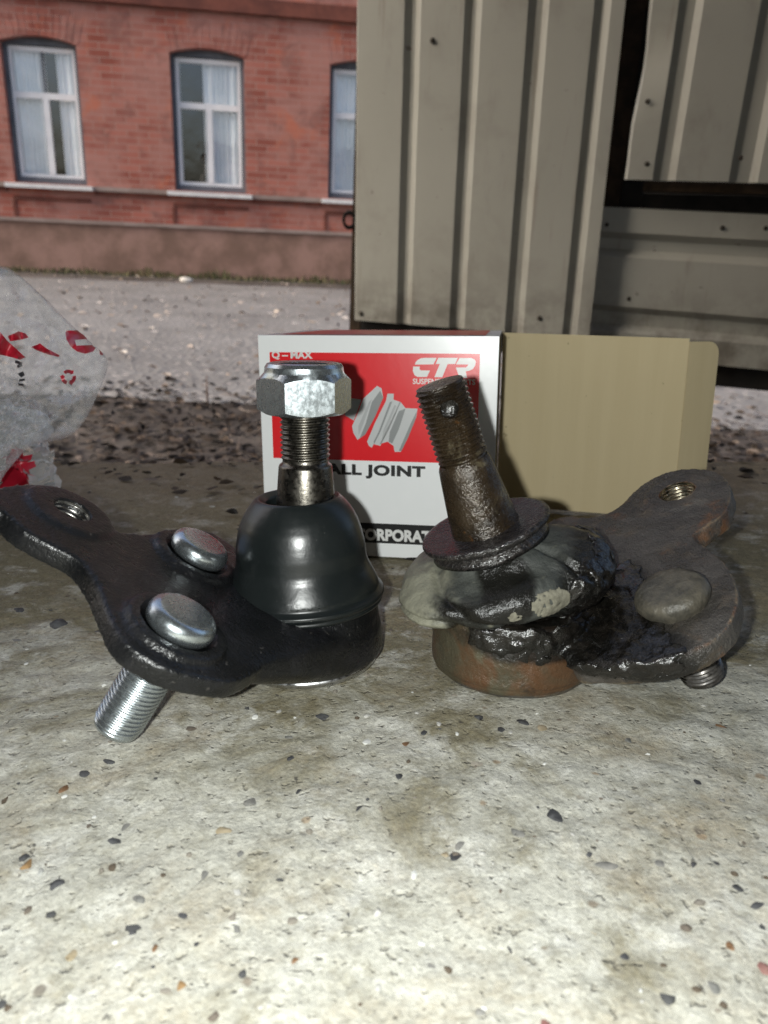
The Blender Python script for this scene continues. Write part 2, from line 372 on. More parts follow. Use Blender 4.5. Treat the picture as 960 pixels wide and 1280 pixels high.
def remeshed(vf, voxel, iters, cut=None, fac=.5):   # union of closed shells -> one smooth skin (mesh data)
    sc = 1000.0
    me = bpy.data.meshes.new('t'); me.from_pydata([tuple(q) for q in np.asarray(vf[0]) * sc], [], vf[1]); me.update()
    bm = bmesh.new(); bm.from_mesh(me); bmesh.ops.recalc_face_normals(bm, faces=bm.faces); bm.to_mesh(me); bm.free()
    o = bpy.data.objects.new('t', me); COL.objects.link(o)
    r = o.modifiers.new('r', 'REMESH'); r.mode = 'VOXEL'; r.voxel_size = voxel * sc
    s = o.modifiers.new('s', 'SMOOTH'); s.factor = fac; s.iterations = iters
    tmp = [o]
    if cut is not None:
        for c in cut:
            cm = bpy.data.meshes.new('c'); cm.from_pydata([tuple(q) for q in np.asarray(c[0]) * sc], [], c[1]); cm.update()
            co = bpy.data.objects.new('c', cm); COL.objects.link(co); tmp.append(co)
            b = o.modifiers.new('b', 'BOOLEAN'); b.operation = 'DIFFERENCE'; b.solver = 'EXACT'; b.object = co
    bpy.context.view_layer.update()
    dg = bpy.context.evaluated_depsgraph_get(); out = bpy.data.meshes.new_from_object(o.evaluated_get(dg))
    for t in tmp: bpy.data.objects.remove(t)
    out.transform(Matrix.Scale(1 / sc, 4)); return out
def displace(me, fn):
    n = len(me.vertices); co = np.empty(n * 3); me.vertices.foreach_get('co', co); co = co.reshape(-1, 3)
    no = np.empty(n * 3); me.vertex_normals.foreach_get('vector', no); no = no.reshape(-1, 3)
    d = np.array([fn(Vector(c)) for c in co]); me.vertices.foreach_set('co', (co + no * d[:, None]).ravel()); me.update(); return me
def fbm(c, s, o=4): return mnoise.fractal(Vector(c) * s, 1.0, 2.0, o)
def text_vf(s, size, bold=0.0, sx=1.0, space=1.0, align='LEFT', shear=0):
    cu = bpy.data.curves.new('t', 'FONT'); cu.body = s; cu.size = size; cu.offset = bold; cu.align_x = align; cu.space_character = space; cu.shear = shear; cu.resolution_u = 4
    o = bpy.data.objects.new('t', cu); COL.objects.link(o); bpy.context.view_layer.update()
    me = bpy.data.meshes.new_from_object(o.evaluated_get(bpy.context.evaluated_depsgraph_get()))
    v = np.array([q.co[:] for q in me.vertices]).reshape(-1, 3); f = [tuple(p.vertices) for p in me.polygons]
    bpy.data.objects.remove(o); v[:, 0] *= sx; return v, f

def slab_pt(px, py, z=0.0):                    # where the sight line of a photo point meets the plane z in slab coordinates
    p = radians(14.6)
    Fw = np.array([0, cos(p), -sin(p)]); U = np.array([0, sin(p), cos(p)]); d = Fw + (px - CX) / FPX * np.array([1, 0, 0]) - (py - CY) / FPX * U
    t = (z - .1) / d[2]; return np.array([0, 0, .1]) + t * d
def slab_pt_y(px, py, y):
    p = radians(14.6); Fw = np.array([0, cos(p), -sin(p)]); U = np.array([0, sin(p), cos(p)])
    d = Fw + (px - CX) / FPX * np.array([1, 0, 0]) - (py - CY) / FPX * U; t = y / d[1]; return np.array([0, 0, .1]) + t * d
def world_on(px, py, P, n):
    d = CAMW.to_3x3() @ Vector(((px - CX) / FPX, -(py - CY) / FPX, -1)); o = Vector((0, 0, EYE))
    t = (Vector(P) - o).dot(Vector(n)) / d.dot(Vector(n)); return o + t * d

# ================================================================== THE SETTING
def grid_vf(xs, ys, zf):
    V = [(x, y, zf(x, y)) for y in ys for x in xs]; n = len(xs)
    F = [(j * n + i, j * n + i + 1, (j + 1) * n + i + 1, (j + 1) * n + i) for j in range(len(ys) - 1) for i in range(n - 1)]
    return V, F
GROUND = m_simple('yard_dirt', (.055, .046, .040), (.11, .095, .083), 1.5, .95, .02, 12)
v, f = grid_vf([-250, -30, -8, 8, 30, 250], [-250, -30, -4, 12, 40, 250], lambda x, y: 0)
tag(link('ground', mesh('ground', v, f, GROUND, False)), None, None, kind='structure')
xs = np.linspace(-9, 9, 61); ys = np.linspace(0, 1, 36)
def roadz(x, t): return .004 + .02 * min(1, 6 * t, 6 * (1 - t)) * (1 + .5 * mnoise.noise((x * .6, t * 5, 0)))
V, F = [], []
for t in ys:
    for x in xs:
        y0 = 3.05 + .22 * mnoise.noise((x * 1.3, 0, 1)); y1 = 9.75 + x * .13 + .12 * mnoise.noise((x * 2, 0, 5))
        V.append((x, y0 + (y1 - y0) * t, roadz(x, t)))
n = len(xs); F = [(j * n + i, j * n + i + 1, (j + 1) * n + i + 1, (j + 1) * n + i) for j in range(len(ys) - 1) for i in range(n - 1)]
tag(link('road', mesh('road', V, F, m_road())), None, None, kind='structure')

# --- leaf litter, scattered leaves and stones in the yard, weeds along the wall
def leaf(c, L, W, yaw, tilt, bend):
    M = Matrix.Translation(c) @ Matrix.Rotation(yaw, 4, 'Z') @ Matrix.Rotation(tilt, 4, 'X')
    P = [(-L, 0, 0), (-L * .3, -W, bend), (L * .4, -W * .8, bend), (L, 0, bend * .3), (L * .4, W * .8, bend), (-L * .3, W, bend), (0, 0, -bend * .4)]
    return np.array([(M @ Vector(p))[:] for p in P]), [(0, 1, 6), (1, 2, 6), (2, 3, 6), (3, 4, 6), (4, 5, 6), (5, 0, 6)]
def scatter(n, xr, yr, lr, zf, tilt=.5, dens=None):
    out = []
    while len(out) < n:
        x, y = random.uniform(*xr), random.uniform(*yr)
        if dens and random.random() > dens(x, y): continue
        L = random.uniform(*lr); out.append(leaf((x, y, zf(x, y) + random.uniform(.003, .012)), L, L * random.uniform(.35, .7), random.uniform(0, 6.3), random.gauss(0, tilt), L * random.uniform(-.3, .4)))
    return join(*out)
LEAF = m_island('dry_leaves', [(.030, .022, .016), (.055, .037, .024), (.020, .016, .013), (.085, .062, .047), (.15, .12, .10), (.038, .028, .021), (.026, .023, .021), (.018, .015, .013)])
PALE = m_island('pale_leaves', [(.33, .27, .22), (.42, .36, .31), (.22, .17, .13), (.5, .46, .42), (.16, .12, .09)])
vf = scatter(8000, (-1.9, 2.6), (1.75, 4.8), (.005, .024), lambda x, y: .008, .5, lambda x, y: min(1, max(.05, (3.5 + .35 * mnoise.noise((x * 1.5, 2, 0)) - y) / .9 + .0)))
tag(link('leaf_litter', mesh('leaf_litter', *vf, LEAF, False)), 'dark leaf litter beyond the far edge of the slab', 'leaf litter', kind='stuff')
vf = scatter(1500, (-6.5, 3.6), (3.2, 9.9), (.012, .034), lambda x, y: .034, .35)
tag(link('fallen_leaves', mesh('fallen_leaves', *vf, PALE, False)), 'pale dry leaves and chips strewn over the gravel road', 'leaves', kind='stuff')
def twig(p, q, r):
    p, q = np.array(p, float), np.array(q, float); fr = frame(p, q - p, (0.1, .3, 1)); L = np.linalg.norm(q - p)
    return lathe([(r, 0), (r * .9, L * .5), (r * .4, L)], fr, 6, True, True)
deb = []
for i in range(420):
    x, y = random.uniform(-.42, .42), .54 - .16 * abs(random.gauss(0, .6)); L = random.uniform(.0012, .006)
    deb.append(leaf((x, y, .0012 + random.uniform(0, .001)), L, L * random.uniform(.25, .7), random.uniform(0, 6.3), random.gauss(0, .25), L * random.uniform(-.1, .35)))
tag(link('edge_debris', mesh('edge_debris', *join(*deb), LEAF, False), None, S), 'crumbs of leaf and bark along the far edge of the slab', 'debris', kind='stuff')
tw = []
for i in range(140):
    x, y = random.uniform(-1.8, 2.1), random.uniform(1.8, 3.4); a = random.uniform(0, pi); L = random.uniform(.05, .22)
    tw.append(twig((x, y, .012), (x + L * cos(a), y + L * sin(a) * .6, .014 + random.uniform(0, .03)), random.uniform(.0015, .004)))
tag(link('twigs', mesh('twigs', *join(*tw), m_island('twig_bark', [(.06, .045, .035), (.14, .11, .09), (.03, .025, .02), (.26, .22, .19)]), True)), 'thin broken twigs lying among the dark leaf litter', 'twigs', kind='stuff')
tag(link('dry_stalk', mesh('dry_stalk', *twig((-.72, 3.0, .0), (-.725, 3.02, .125), .004), m_simple('stalk', (.10, .06, .045), (.16, .1, .07), 30))), 'single thin dry stalk standing upright at the road edge', 'stalk')
bl = []
YAW = radians(8); FE = np.array([cos(YAW), sin(YAW), 0]); FN = np.array([-sin(YAW), cos(YAW), 0]); FO = np.array([0, 11.0, 0])
for i in range(2600):
    s = random.uniform(-6.2, 1.0); k = .35 + .65 * max(0, mnoise.noise((s * 2.3, 0, 4)) + .25)
    d = -.05 - abs(random.gauss(0, .22)); h = random.uniform(.03, .17) * k; p = FO + FE * s + FN * d; a = random.uniform(0, 6.3); l = random.uniform(.2, .9) * h
    wv = np.array([cos(a + 1.5), sin(a + 1.5), 0]) * .006; tip = p + np.array([cos(a) * l, sin(a) * l, h]); md = (p + tip) / 2 + np.array([0, 0, h * .15])
    bl.append((np.array([p - wv, p + wv, md + wv * .8, md - wv * .8, tip]), [(0, 1, 2, 3), (3, 2, 4)]))
tag(link('weeds', mesh('weeds', *join(*bl), m_island('weeds_green', [(.07, .085, .03), (.12, .11, .05), (.20, .16, .09), (.05, .06, .025)]), False)), 'low straggling grass and weeds along the foot of the brick wall', 'weeds', kind='stuff')
st = ICO2[0] * np.array([.075, .05, .035]); st = st * (1 + .25 * np.array([mnoise.noise(Vector(q) * 30) for q in st]))[:, None] + np.array([-2.42, 9.25, .05])
tag(link('white_stone', mesh('white_stone', st, ICO2[1], m_simple('pale_stone', (.55, .52, .47), (.7, .68, .63), 20))), 'small white stone lying on the far side of the road', 'stone')

# --- brick building (built in facade coordinates: x along the wall, y into it, z up)
FACADE = Matrix.Translation(Vector(FO)) @ Matrix.Rotation(YAW, 4, 'Z')
bld = bpy.data.objects.new('brick_building', None); COL.objects.link(bld); bld.matrix_world = FACADE
tag(bld, 'old red brick building with tall white windows across the yard', 'building')
BRICK = m_brick(); TRIM = m_simple('weathered_course', (.25, .19, .165), (.34, .27, .24), 3, .9)
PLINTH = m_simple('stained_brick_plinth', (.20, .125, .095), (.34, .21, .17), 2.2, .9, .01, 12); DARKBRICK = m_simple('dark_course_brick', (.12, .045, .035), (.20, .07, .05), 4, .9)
SILLM = m_simple('white_sill', (.62, .62, .62), (.75, .75, .74), 9, .5); PVC = m_simple('white_pvc', (.76, .77, .79), (.84, .85, .86), 5, .35)
REVEAL = m_simple('grey_window_lining', (.10, .115, .135), (.15, .165, .19), 6, .7); GLASS = m_glass()
CURT = m_simple('sheer_curtain', (.80, .84, .86), (.93, .94, .95), 3, .9); ROOMM = m_simple('dim_room', (.05, .055, .06), (.08, .085, .09), 2, .9)
WINS = [(-4.84, -3.97), (-2.89, -2.00), (-0.94, -0.05)]
Z0, Z1, ARCH, TOPZ = 1.06, 2.60, .07, 6.4
def archz(s, a, b): t = (2 * s - a - b) / (b - a); return Z1 + ARCH * (1 - t * t)
def fpart(name, vf, mat, parent=None, smooth=False, sharp=None): return link(name, mesh(name, *vf, mat, smooth, sharp), parent or bld)
V, F = [], []
def quad(*p):
    n = len(V); V.extend(p); F.append(tuple(range(n, n + len(p))))
edges = [-9.0] + [e for w_ in WINS for e in w_] + [7.5]
for i in range(0, len(edges), 2): quad((edges[i], 0, .6), (edges[i + 1], 0, .6), (edges[i + 1], 0, TOPZ), (edges[i], 0, TOPZ))
for a, b in WINS:
    quad((a, 0, .6), (b, 0, .6), (b, 0, Z0), (a, 0, Z0))
    for k in range(12):
        s0, s1 = a + (b - a) * k / 12, a + (b - a) * (k + 1) / 12
        quad((s0, 0, archz(s0, a, b)), (s1, 0, archz(s1, a, b)), (s1, 0, TOPZ), (s0, 0, TOPZ))
        quad((s0, 0, archz(s0, a, b)), (s0, .3, archz(s0, a, b)), (s1, .3, archz(s1, a, b)), (s1, 0, archz(s1, a, b)))
    quad((a, 0, Z0), (a, .3, Z0), (a, .3, Z1), (a, 0, Z1)); quad((b, 0, Z0), (b, 0, Z1), (b, .3, Z1), (b, .3, Z0)); quad((a, 0, Z0), (b, 0, Z0), (b, .3, Z0), (a, .3, Z0))
for p in ([(-9, 0, .6), (-9, 0, TOPZ), (-9, 8, TOPZ), (-9, 8, .6)], [(7.5, 0, .6), (7.5, 8, .6), (7.5, 8, TOPZ), (7.5, 0, TOPZ)], [(-9, 8, .6), (-9, 8, TOPZ), (7.5, 8, TOPZ), (7.5, 8, .6)], [(-9, 0, TOPZ), (7.5, 0, TOPZ), (7.5, 8, TOPZ), (-9, 8, TOPZ)]): quad(*p)
wall = fpart('wall', (V, F), BRICK)
fpart('plinth', boxv((-9.04, -.05, -.05), (7.54, .4, .60)), PLINTH); fpart('plinth_course', boxv((-9.06, -.075, .602), (7.56, .3, .648)), TRIM)
prev = -9.0
for a, b in WINS + [(7.5, 7.6)]:
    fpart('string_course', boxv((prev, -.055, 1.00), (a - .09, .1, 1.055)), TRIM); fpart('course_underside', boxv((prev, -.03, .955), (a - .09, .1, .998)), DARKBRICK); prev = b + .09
fpart('cornice_band', boxv((-9.02, -.07, 3.06), (7.52, .1, 3.22)), DARKBRICK)
ab = None
for wi, (a, b) in enumerate(WINS):
    fpart('window_sill', boxv((a - .085, -.12, .995), (b + .085, .15, 1.045)), SILLM)
    fpart('panel_course', boxv((a - .03, -.022, .86), (b + .03, .05, .90)), DARKBRICK); fpart('panel_jamb', boxv((a - .045, -.015, .66), (a - .005, .05, .855)), DARKBRICK)
    for k in range(13):                       # soldier bricks of the flat arch
        s = a - .03 + (b - a + .06) * (k + .5) / 13; t = (2 * s - a - b) / (b - a); lean = t * .07; zb = archz(min(max(s, a), b), a, b) + .006
        hw = (b - a + .06) / 26 - .005; h = .25
        P = [(s - hw, zb), (s + hw, zb), (s + hw * 1.15 + lean, zb + h), (s - hw * 1.15 + lean, zb + h)]
        V2 = [(x, -.004, z) for x, z in P] + [(x, .05, z) for x, z in P]
        fpart('arch_brick', (V2, [(0, 1, 2, 3), (0, 4, 5, 1), (1, 5, 6, 2), (2, 6, 7, 3), (3, 7, 4, 0)]), BRICK)
    # lining, then the white frame with transom and mullion
    lin = [(a, Z0)] + [(a, Z1)] + [(a + (b - a) * k / 10, archz(a + (b - a) * k / 10, a, b)) for k in range(1, 10)] + [(b, Z1), (b, Z0)]
    i0, i1 = a + .05, b - .05; inn = [(i0, Z0 + .07), (i0, Z1 - .03)] + [(i0 + (i1 - i0) * k / 10, Z1 - .03 + .02 * (1 - (k / 5 - 1) ** 2)) for k in range(1, 10)] + [(i1, Z1 - .03), (i1, Z0 + .07)]
    n = len(lin); V2 = [(x, .10, z) for x, z in lin] + [(x, .10, z) for x, z in inn] + [(x, .2, z) for x, z in inn]
    F2 = [(i, (i + 1) % n, n + (i + 1) % n, n + i) for i in range(n)] + [(n + i, n + (i + 1) % n, 2 * n + (i + 1) % n, 2 * n + i) for i in range(n)]
    fpart('window_lining', (V2, F2), REVEAL)
    x0, x1, z0, z1 = i0 - .01, i1 + .01, Z0 + .06, Z1 - .025; fw = .05; zt = z0 + (z1 - z0) * .64
    bars = [((x0, .125, z0), (x0 + fw, .175, z1)), ((x1 - fw, .125, z0), (x1, .175, z1)), ((x0 + fw, .127, z0), (x1 - fw, .173, z0 + fw)), ((x0 + fw, .127, z1 - fw), (x1 - fw, .173, z1))]
    win = fpart('window', join(*[boxv(*q) for q in bars]), PVC)
    fpart('transom', boxv((x0 + fw, .121, zt - .035), (x1 - fw, .171, zt + .035)), PVC, win)
    fpart('mullion', boxv(((x0 + x1) / 2 - .035, .119, z0 + fw), ((x0 + x1) / 2 + .035, .169, zt - .035)), PVC, win)
    if wi == 0: fpart('upper_mullion', boxv(((x0 + x1) / 2 - .012, .123, zt + .035), ((x0 + x1) / 2 + .012, .163, z1 - fw)), REVEAL, win)
    xm = (x0 + x1) / 2
    for (p, q, r, t) in ((x0 + fw, xm - .035, z0 + fw, zt - .035), (xm + .035, x1 - fw, z0 + fw, zt - .035), (x0 + fw, x1 - fw, zt + .035, z1 - fw)):
        fpart('pane', ([(p, .15, r), (q, .15, r), (q, .15, t), (p, .15, t)], [(0, 1, 2, 3)]), GLASS, win)
    # sheer curtain hanging behind the panes, then the dim room
    nx = 90; cv = [(a + (b - a) * i / nx, .20 + .022 * sin(i * .9 + 2 * sin(i * .21)), z) for z in (Z0 - .02, Z1 + .06) for i in range(nx + 1) if True]
    gap = {0: (.50, .66), 1: (.1, .42), 2: (2, 3)}[wi]
    cf = [(i, i + 1, nx + 2 + i, nx + 1 + i) for i in range(nx) if not gap[0] < i / nx < gap[1]]
    fpart('curtain', (cv, cf), CURT, None, True)
    rv, rf = boxv((a - .3, .42, Z0 - .4), (b + .3, 1.6, Z1 + .4)); fpart('room', (rv, [q[::-1] for i, q in enumerate(rf) if i != 2]), ROOMM)
tag(bpy.data.objects['wall'], None, None)

# ================================================================== GARAGE round the camera, its gate and the sheet-metal shed in front
SHEET = m_sheet(); RUSTF = m_simple('rusty_dark_frame', (.022, .015, .010), (.055, .035, .02), 25, .8, .001, 90, .2); BLACKF = m_simple('black_steel_and_shade', (.008, .008, .008), (.02, .018, .016), 20, .8)  # the black also stands in for shade in the gate and shed gaps
GTH = radians(18); GP = np.array([-.0687, 1.4, .5385]); GE = np.array([cos(GTH), -sin(GTH), 0]); GIN = np.array([sin(GTH), cos(GTH), 0])
GATE = Matrix.Translation(Vector(GP)) @ Matrix.Rotation(-GTH, 4, 'Z')          # x along the sheet, y away from the viewer, z up
def sheet_x(prof, z0, z1, th=.0009, nz=24, dent=None):     # ribs run up: prof = [(s, depth)]
    n = len(prof); V = []; F = []
    for side in (0, th):
        for j in range(nz + 1):
            z = z0 + (z1 - z0) * j / nz
            for s, d in prof:
                dx, dy = dent(s, z) if dent else (0, 0); V.append((s + dx, d + dy + side, z))
    m = n * (nz + 1)
    for j in range(nz):
        for i in range(n - 1):
            q = (j * n + i, j * n + i + 1, (j + 1) * n + i + 1, (j + 1) * n + i); F += [q, tuple(m + k for k in q[::-1])]
    for j in range(nz):
        for i in (0, n - 1): F.append((j * n + i, (j + 1) * n + i, m + (j + 1) * n + i, m + j * n + i))
    for i in range(n - 1):
        for j in (0, nz): F.append((j * n + i, m + j * n + i, m + j * n + i + 1, j * n + i + 1))
    return V, F
def grooves(s0, s1, gs, dep=.0070, sl=.0080):
    P = [(s0, 0)]
    for a, b in gs: P += [(a - .0015, 0), (a, .001), (a + sl, dep - .001), (a + sl + .0015, dep), (b - sl - .0015, dep), (b - sl, dep - .001), (b, .001), (b + .0015, 0)]
    return P + [(s1, 0)]
def wob(s, z): return 0, .0025 * mnoise.noise((s * 6, z * 4, 1)) + .001 * mnoise.noise((s * 20, z * 15, 5))
gate = bpy.data.objects.new('metal_gate_leaf', None); COL.objects.link(gate); gate.matrix_world = GATE
tag(gate, 'pale ribbed sheet-metal gate leaf standing open behind the box', 'gate')
def gpart(name, vf, mat, parent, smooth=False, sharp=None): return link(name, mesh(name, *vf, mat, smooth, sharp), parent)
gs = [(-.012, .010), (.080, .104), (.175, .199), (.271, .299), (.366, .387)]
gpart('ribbed_sheet', sheet_x([(0.0, .002), (.002, 0)] + grooves(.003, .408, gs[1:])[1:], 0.0, 1.75, dent=lambda s, z: (-.012 * z / .49 if s < .4 else -.012 * z / .49, wob(s, z)[1])), SHEET, gate, True, 25)
gpart('edge_post', boxv((-.014, .012, -.03), (.006, .045, 1.75)), RUSTF, gate); gpart('bottom_shade_rail', boxv((.008, .013, -.035), (.40, .045, .004)), BLACKF, gate)  # black rail stands in for the shadow below the gate's lower edge
gpart('top_rail', boxv((.008, .013, 1.70), (.38, .045, 1.74)), RUSTF, gate)
tv = []; tfc = []
for i in range(20):
    for j in range(8):
        a, b = 2 * pi * i / 20, 2 * pi * j / 8; r = .0125 + .0035 * cos(b); tv.append((-.019 + r * cos(a) * .7, .01 + .0035 * sin(b) + .004 * cos(a), .166 + r * sin(a))); k, l = (i + 1) % 20, (j + 1) % 8
        tfc.append((i * 8 + j, k * 8 + j, k * 8 + l, i * 8 + l))
gpart('padlock_ring', (tv, tfc), BLACKF, gate, True)
RIV = m_simple('dark_rivet', (.03, .025, .02), (.07, .06, .05), 60, .6, metal=.5)
def rivet(parent, s, z, y=-.0008, r=.0042, name='rivet'):
    vf = lathe([(r, .0), (r * .9, .0012), (r * .5, .002), (.0002, .0022)], frame((s, y, z), (0, -1, 0), (0, 0, 1)), 10); gpart(name, vf, RIV, parent, True)
for s, z in ((.012, .012), (.325, .028), (.115, .43)): rivet(gate, s, z)

shed = bpy.data.objects.new('sheet_metal_shed_wall', None); COL.objects.link(shed); shed.matrix_world = GATE
tag(shed, 'pale ribbed sheet-metal wall with dark frame right of the gate leaf', 'wall')
ug = [(.470, .500), (.576, .612), (.68, .715), (.785, .82), (.89, .925), (.995, 1.03)]
def dentf(s, z):
    k = math.exp(-((z - .40) / .05) ** 2) * max(0, 1 - (s - .425) / .05) if s < .475 else 0
    return (.003 * mnoise.noise((0, z * 14, 2)) * (1 if s < .44 else 0) + .005 * k, .012 * k * (1 if s < .45 else .3) + wob(s, z)[1])
gpart('upper_sheet', sheet_x([(.428, .004), (.432, 0)] + grooves(.44, 1.1, ug)[0:], .240, 1.75, nz=60, dent=dentf), SHEET, shed, True, 25)
# lower sheet: ribs run along
prof = [(.202, 0), (.166, 0), (.1645, .001), (.158, .009), (.1565, .010), (.141, .010), (.1395, .009), (.131, .001), (.1295, 0), (.054, 0), (.0525, .001), (.046, .009), (.0445, .010), (.025, .010), (.0235, .009), (.015, .001), (.0135, 0), (-.024, 0)]
V, F = [], []; xs_ = np.linspace(.385, 1.1, 30); n = len(prof)
for side in (0, .0009):
    for x in xs_:
        for z, d in prof: V.append((x, .03 + d + side + wob(x, z)[1], z - (x - .4) * .012))
m = n * len(xs_)
for j in range(len(xs_) - 1):
    for i in range(n - 1):
        q = (j * n + i, j * n + i + 1, (j + 1) * n + i + 1, (j + 1) * n + i); F += [q, tuple(m + k for k in q[::-1])]
    for i in (0, n - 1): F.append((j * n + i, (j + 1) * n + i, m + (j + 1) * n + i, m + j * n + i))
gpart('lower_sheet', (V, F), SHEET, shed, True, 25)
gpart('corner_post', boxv((.386, .046, -.53), (.4235, .09, 1.75)), RUSTF, shed); gpart('gap_shade_jamb', boxv((.4245, .05, .2035), (.4565, .12, 1.75)), BLACKF, shed)  # black strip beside the brown post paints the shade of the gap
gpart('recess_shade_rail', boxv((.457, .014, .226), (1.1, .06, .239)), RUSTF, shed); gpart('recess_shade_channel', boxv((.457, .05, .203), (1.1, .12, .224)), BLACKF, shed)  # dark rail and channel put in as the shade of the recess between sheets
gpart('underside_shade_beam', boxv((.42, .045, -.062), (1.1, .30, .02)), BLACKF, shed); gpart('far_post', boxv((1.06, .06, -.535), (1.1, .11, -.064)), RUSTF, shed)  # black beam carries the shade under the shed in its colour
gpart('back_panel', boxv((.42, .5, -.06), (1.1, .51, 1.75)), BLACKF, shed); gpart('shed_roof', boxv((.36, .0, 1.752), (1.16, .55, 1.78)), RUSTF, shed); gpart('shed_floor', boxv((.42, .302, -.062), (1.1, .5, -.03)), BLACKF, shed)
for s, z in ((.446, .345), (.458, .262), (.585, .272)): rivet(shed, s, z, r=.0036)
for s, z in ((.41, .176), (.58, .178), (.46, .066), (.64, .18)): rivet(shed, s, z, .0295, r=.0035)

gar = bpy.data.objects.new('garage', None); COL.objects.link(gar); tag(gar, 'dim garage shell over and around the slab', 'garage')
GW = m_simple('old_plaster', (.24, .23, .21), (.34, .33, .30), 2, .9); GB = m_simple('rough_boards', (.10, .075, .055), (.17, .13, .10), 4, .85)
gpart('roof', boxv((-1.9, -3.4, 2.45), (2.2, .75, 2.55)), GB, gar); gpart('back_wall', boxv((-1.8, -3.3, 0), (2.1, -3.2, 2.448)), GW, gar)
gpart('left_side_wall', boxv((-1.8, -3.198, 0), (-1.7, .45, 2.447)), GW, gar); gpart('right_side_wall', boxv((2.0, -3.198, 0), (2.1, .45, 2.447)), GW, gar)
gpart('garage_floor', boxv((-1.698, -3.198, -.02), (1.998, -.3, .46)), GW, gar)

# --- the concrete slab
def slab_z(x, y):
    z = .0007 * fbm((x, y, 0), 20, 3) + .0007 * fbm((x, y, 3), 90, 4) + .0003 * mnoise.noise((x * 310, y * 310, 0))
    for cx, cy, r in ((-.0226, .21, .025), (.0369, .2055, .026), (0, .36, .075)):
        d = hypot(x - cx, y - cy); k = min(1, max(0, (d - r) / .02)); z *= k * k * (3 - 2 * k)
    e = y - (.525 + .014 * fbm((x, 0, 7), 9, 4))
    if e > 0: z -= min(.05, e * e * 60 + e * .3)
    return z - .0005
xs = [-.9, -.7, -.55, -.45, -.38] + list(np.arange(-.34, .3401, .00125)) + [.38, .45, .55, .7, .9]
ys = [-.45, -.2, 0, .05] + list(np.arange(.075, .5601, .00125))
V, F = grid_vf(xs, ys, slab_z); n = len(xs); m = len(ys)
rim = [i for i in range(n)] + [j * n + n - 1 for j in range(1, m)] + [(m - 1) * n + i for i in range(n - 2, -1, -1)] + [j * n for j in range(m - 2, 0, -1)]
b0 = len(V); V += [(V[i][0], V[i][1], -.52) for i in rim]; L = len(rim)
F += [(rim[(k + 1) % L], rim[k], b0 + k, b0 + (k + 1) % L) for k in range(L)]
slab = link('concrete_slab', mesh('concrete_slab', V, F, CONC), None, S); slab['kind'] = 'structure'

# stones set in the concrete
PEB = {'d': m_simple('dark_stone', (.035, .035, .037), (.09, .09, .092), 300, .7, .0003), 'g': m_simple('grey_stone', (.13, .13, .12), (.22, .21, .19), 300, .7, .0003),
       'b': m_simple('brown_stone', (.13, .07, .035), (.22, .13, .07), 300, .6, .0003), 't': m_simple('tan_stone', (.27, .22, .14), (.36, .30, .21), 250, .7, .0003),
       'o': m_simple('amber_stone', (.24, .15, .07), (.34, .22, .11), 250, .35, .0002), 'r': m_simple('red_stone', (.17, .08, .07), (.24, .13, .11), 250, .7, .0003), 'c': m_simple('pale_stone_chip', (.36, .36, .33), (.5, .5, .47), 250, .3, .0002)}
peb = [(62, 892, 11, 4, 'd', -.3), (131, 950, 9, 4, 'd', 0), (104, 965, 6, 4, 'd', .2), (80, 985, 6, 5, 'b', 0), (140, 1046, 10, 3.5, 'd', -.15), (29, 1071, 6, 5, 'd', 0), (32, 1080, 7, 6, 'o', 0), (48, 1088, 6, 4, 'c', .3), (71, 1107, 8, 7, 'd', .3),
       (172, 1125, 5, 5, 'g', 1), (229, 1143, 7, 4, 'd', 0), (165, 1164, 6, 4, 'd', .2), (86, 1187, 9, 8, 't', .4), (294, 1157, 5, 5, 'g', .8), (225, 1230, 7, 6, 'o', .1), (246, 1177, 3.5, 3, 'd', 0), (369, 1198, 5, 4, 'b', 0), (312, 1000, 9, 6, 'g', .3),
       (280, 1039, 9, 7, 't', .6), (300, 1065, 5, 4, 'g', 0), (255, 1091, 6, 5, 'g', .3), (402, 894, 9, 4, 'd', -.3), (362, 919, 6, 4, 'g', 0), (363, 946, 4, 3, 'd', 0), (370, 985, 8, 3, 'd', .4), (195, 1185, 5, 4, 'b', .3), (598, 895, 6, 4, 'd', 0),
       (652, 899, 7, 6, 'd', .5), (679, 909, 7, 5, 't', 0), (625, 908, 5, 4, 'd', .3), (507, 926, 6, 4, 'b', 0), (500, 968, 5, 4, 'd', 0), (697, 1020, 13, 10, 'd', .2), (649, 1040, 7, 6, 'g', .4), (577, 1056, 9, 5, 'g', 0), (570, 1071, 6.5, 5, 'd', .2),
       (556, 1066, 5, 7, 't', 0), (760, 1080, 15, 4, 'g', -.15), (786, 922, 5, 4, 'g', 0), (904, 906, 5, 4, 'b', .6), (873, 976, 5, 4, 'd', 0), (643, 1177, 8, 7.5, 'd', .4), (783, 1191, 7, 4.5, 'd', 0), (740, 1158, 5, 6, 't', .2), (737, 1065, 4.5, 4, 'd', 0),
       (922, 1108, 6, 4, 'd', .3), (951, 1133, 8, 4, 'd', .1), (892, 1231, 7, 5, 'g', .4), (600, 1266, 7, 6, 'g', .5), (680, 1277, 7, 10, 'r', .3), (825, 1078, 5, 4, 'g', 0), (869, 1079, 5, 3, 'd', 0), (897, 1076, 4, 3, 'd', 0), (27, 760, 8, 4, 'd', 0),
       (72, 779, 10, 4, 'd', .1), (120, 786, 6, 3, 'd', 0), (20, 800, 9, 3, 'g', 0), (530, 912, 4, 3, 'd', 0), (905, 1000, 5, 3, 'g', 0), (450, 1010, 5, 4, 'd', 0), (157, 1028, 5, 4, 'g', 0), (435, 1140, 4, 4, 'd', 0), (955, 1205, 6, 9, 'r', 0), (540, 1205, 5, 4, 'g', 0), (912, 1180, 4, 7, 'b', 0)]
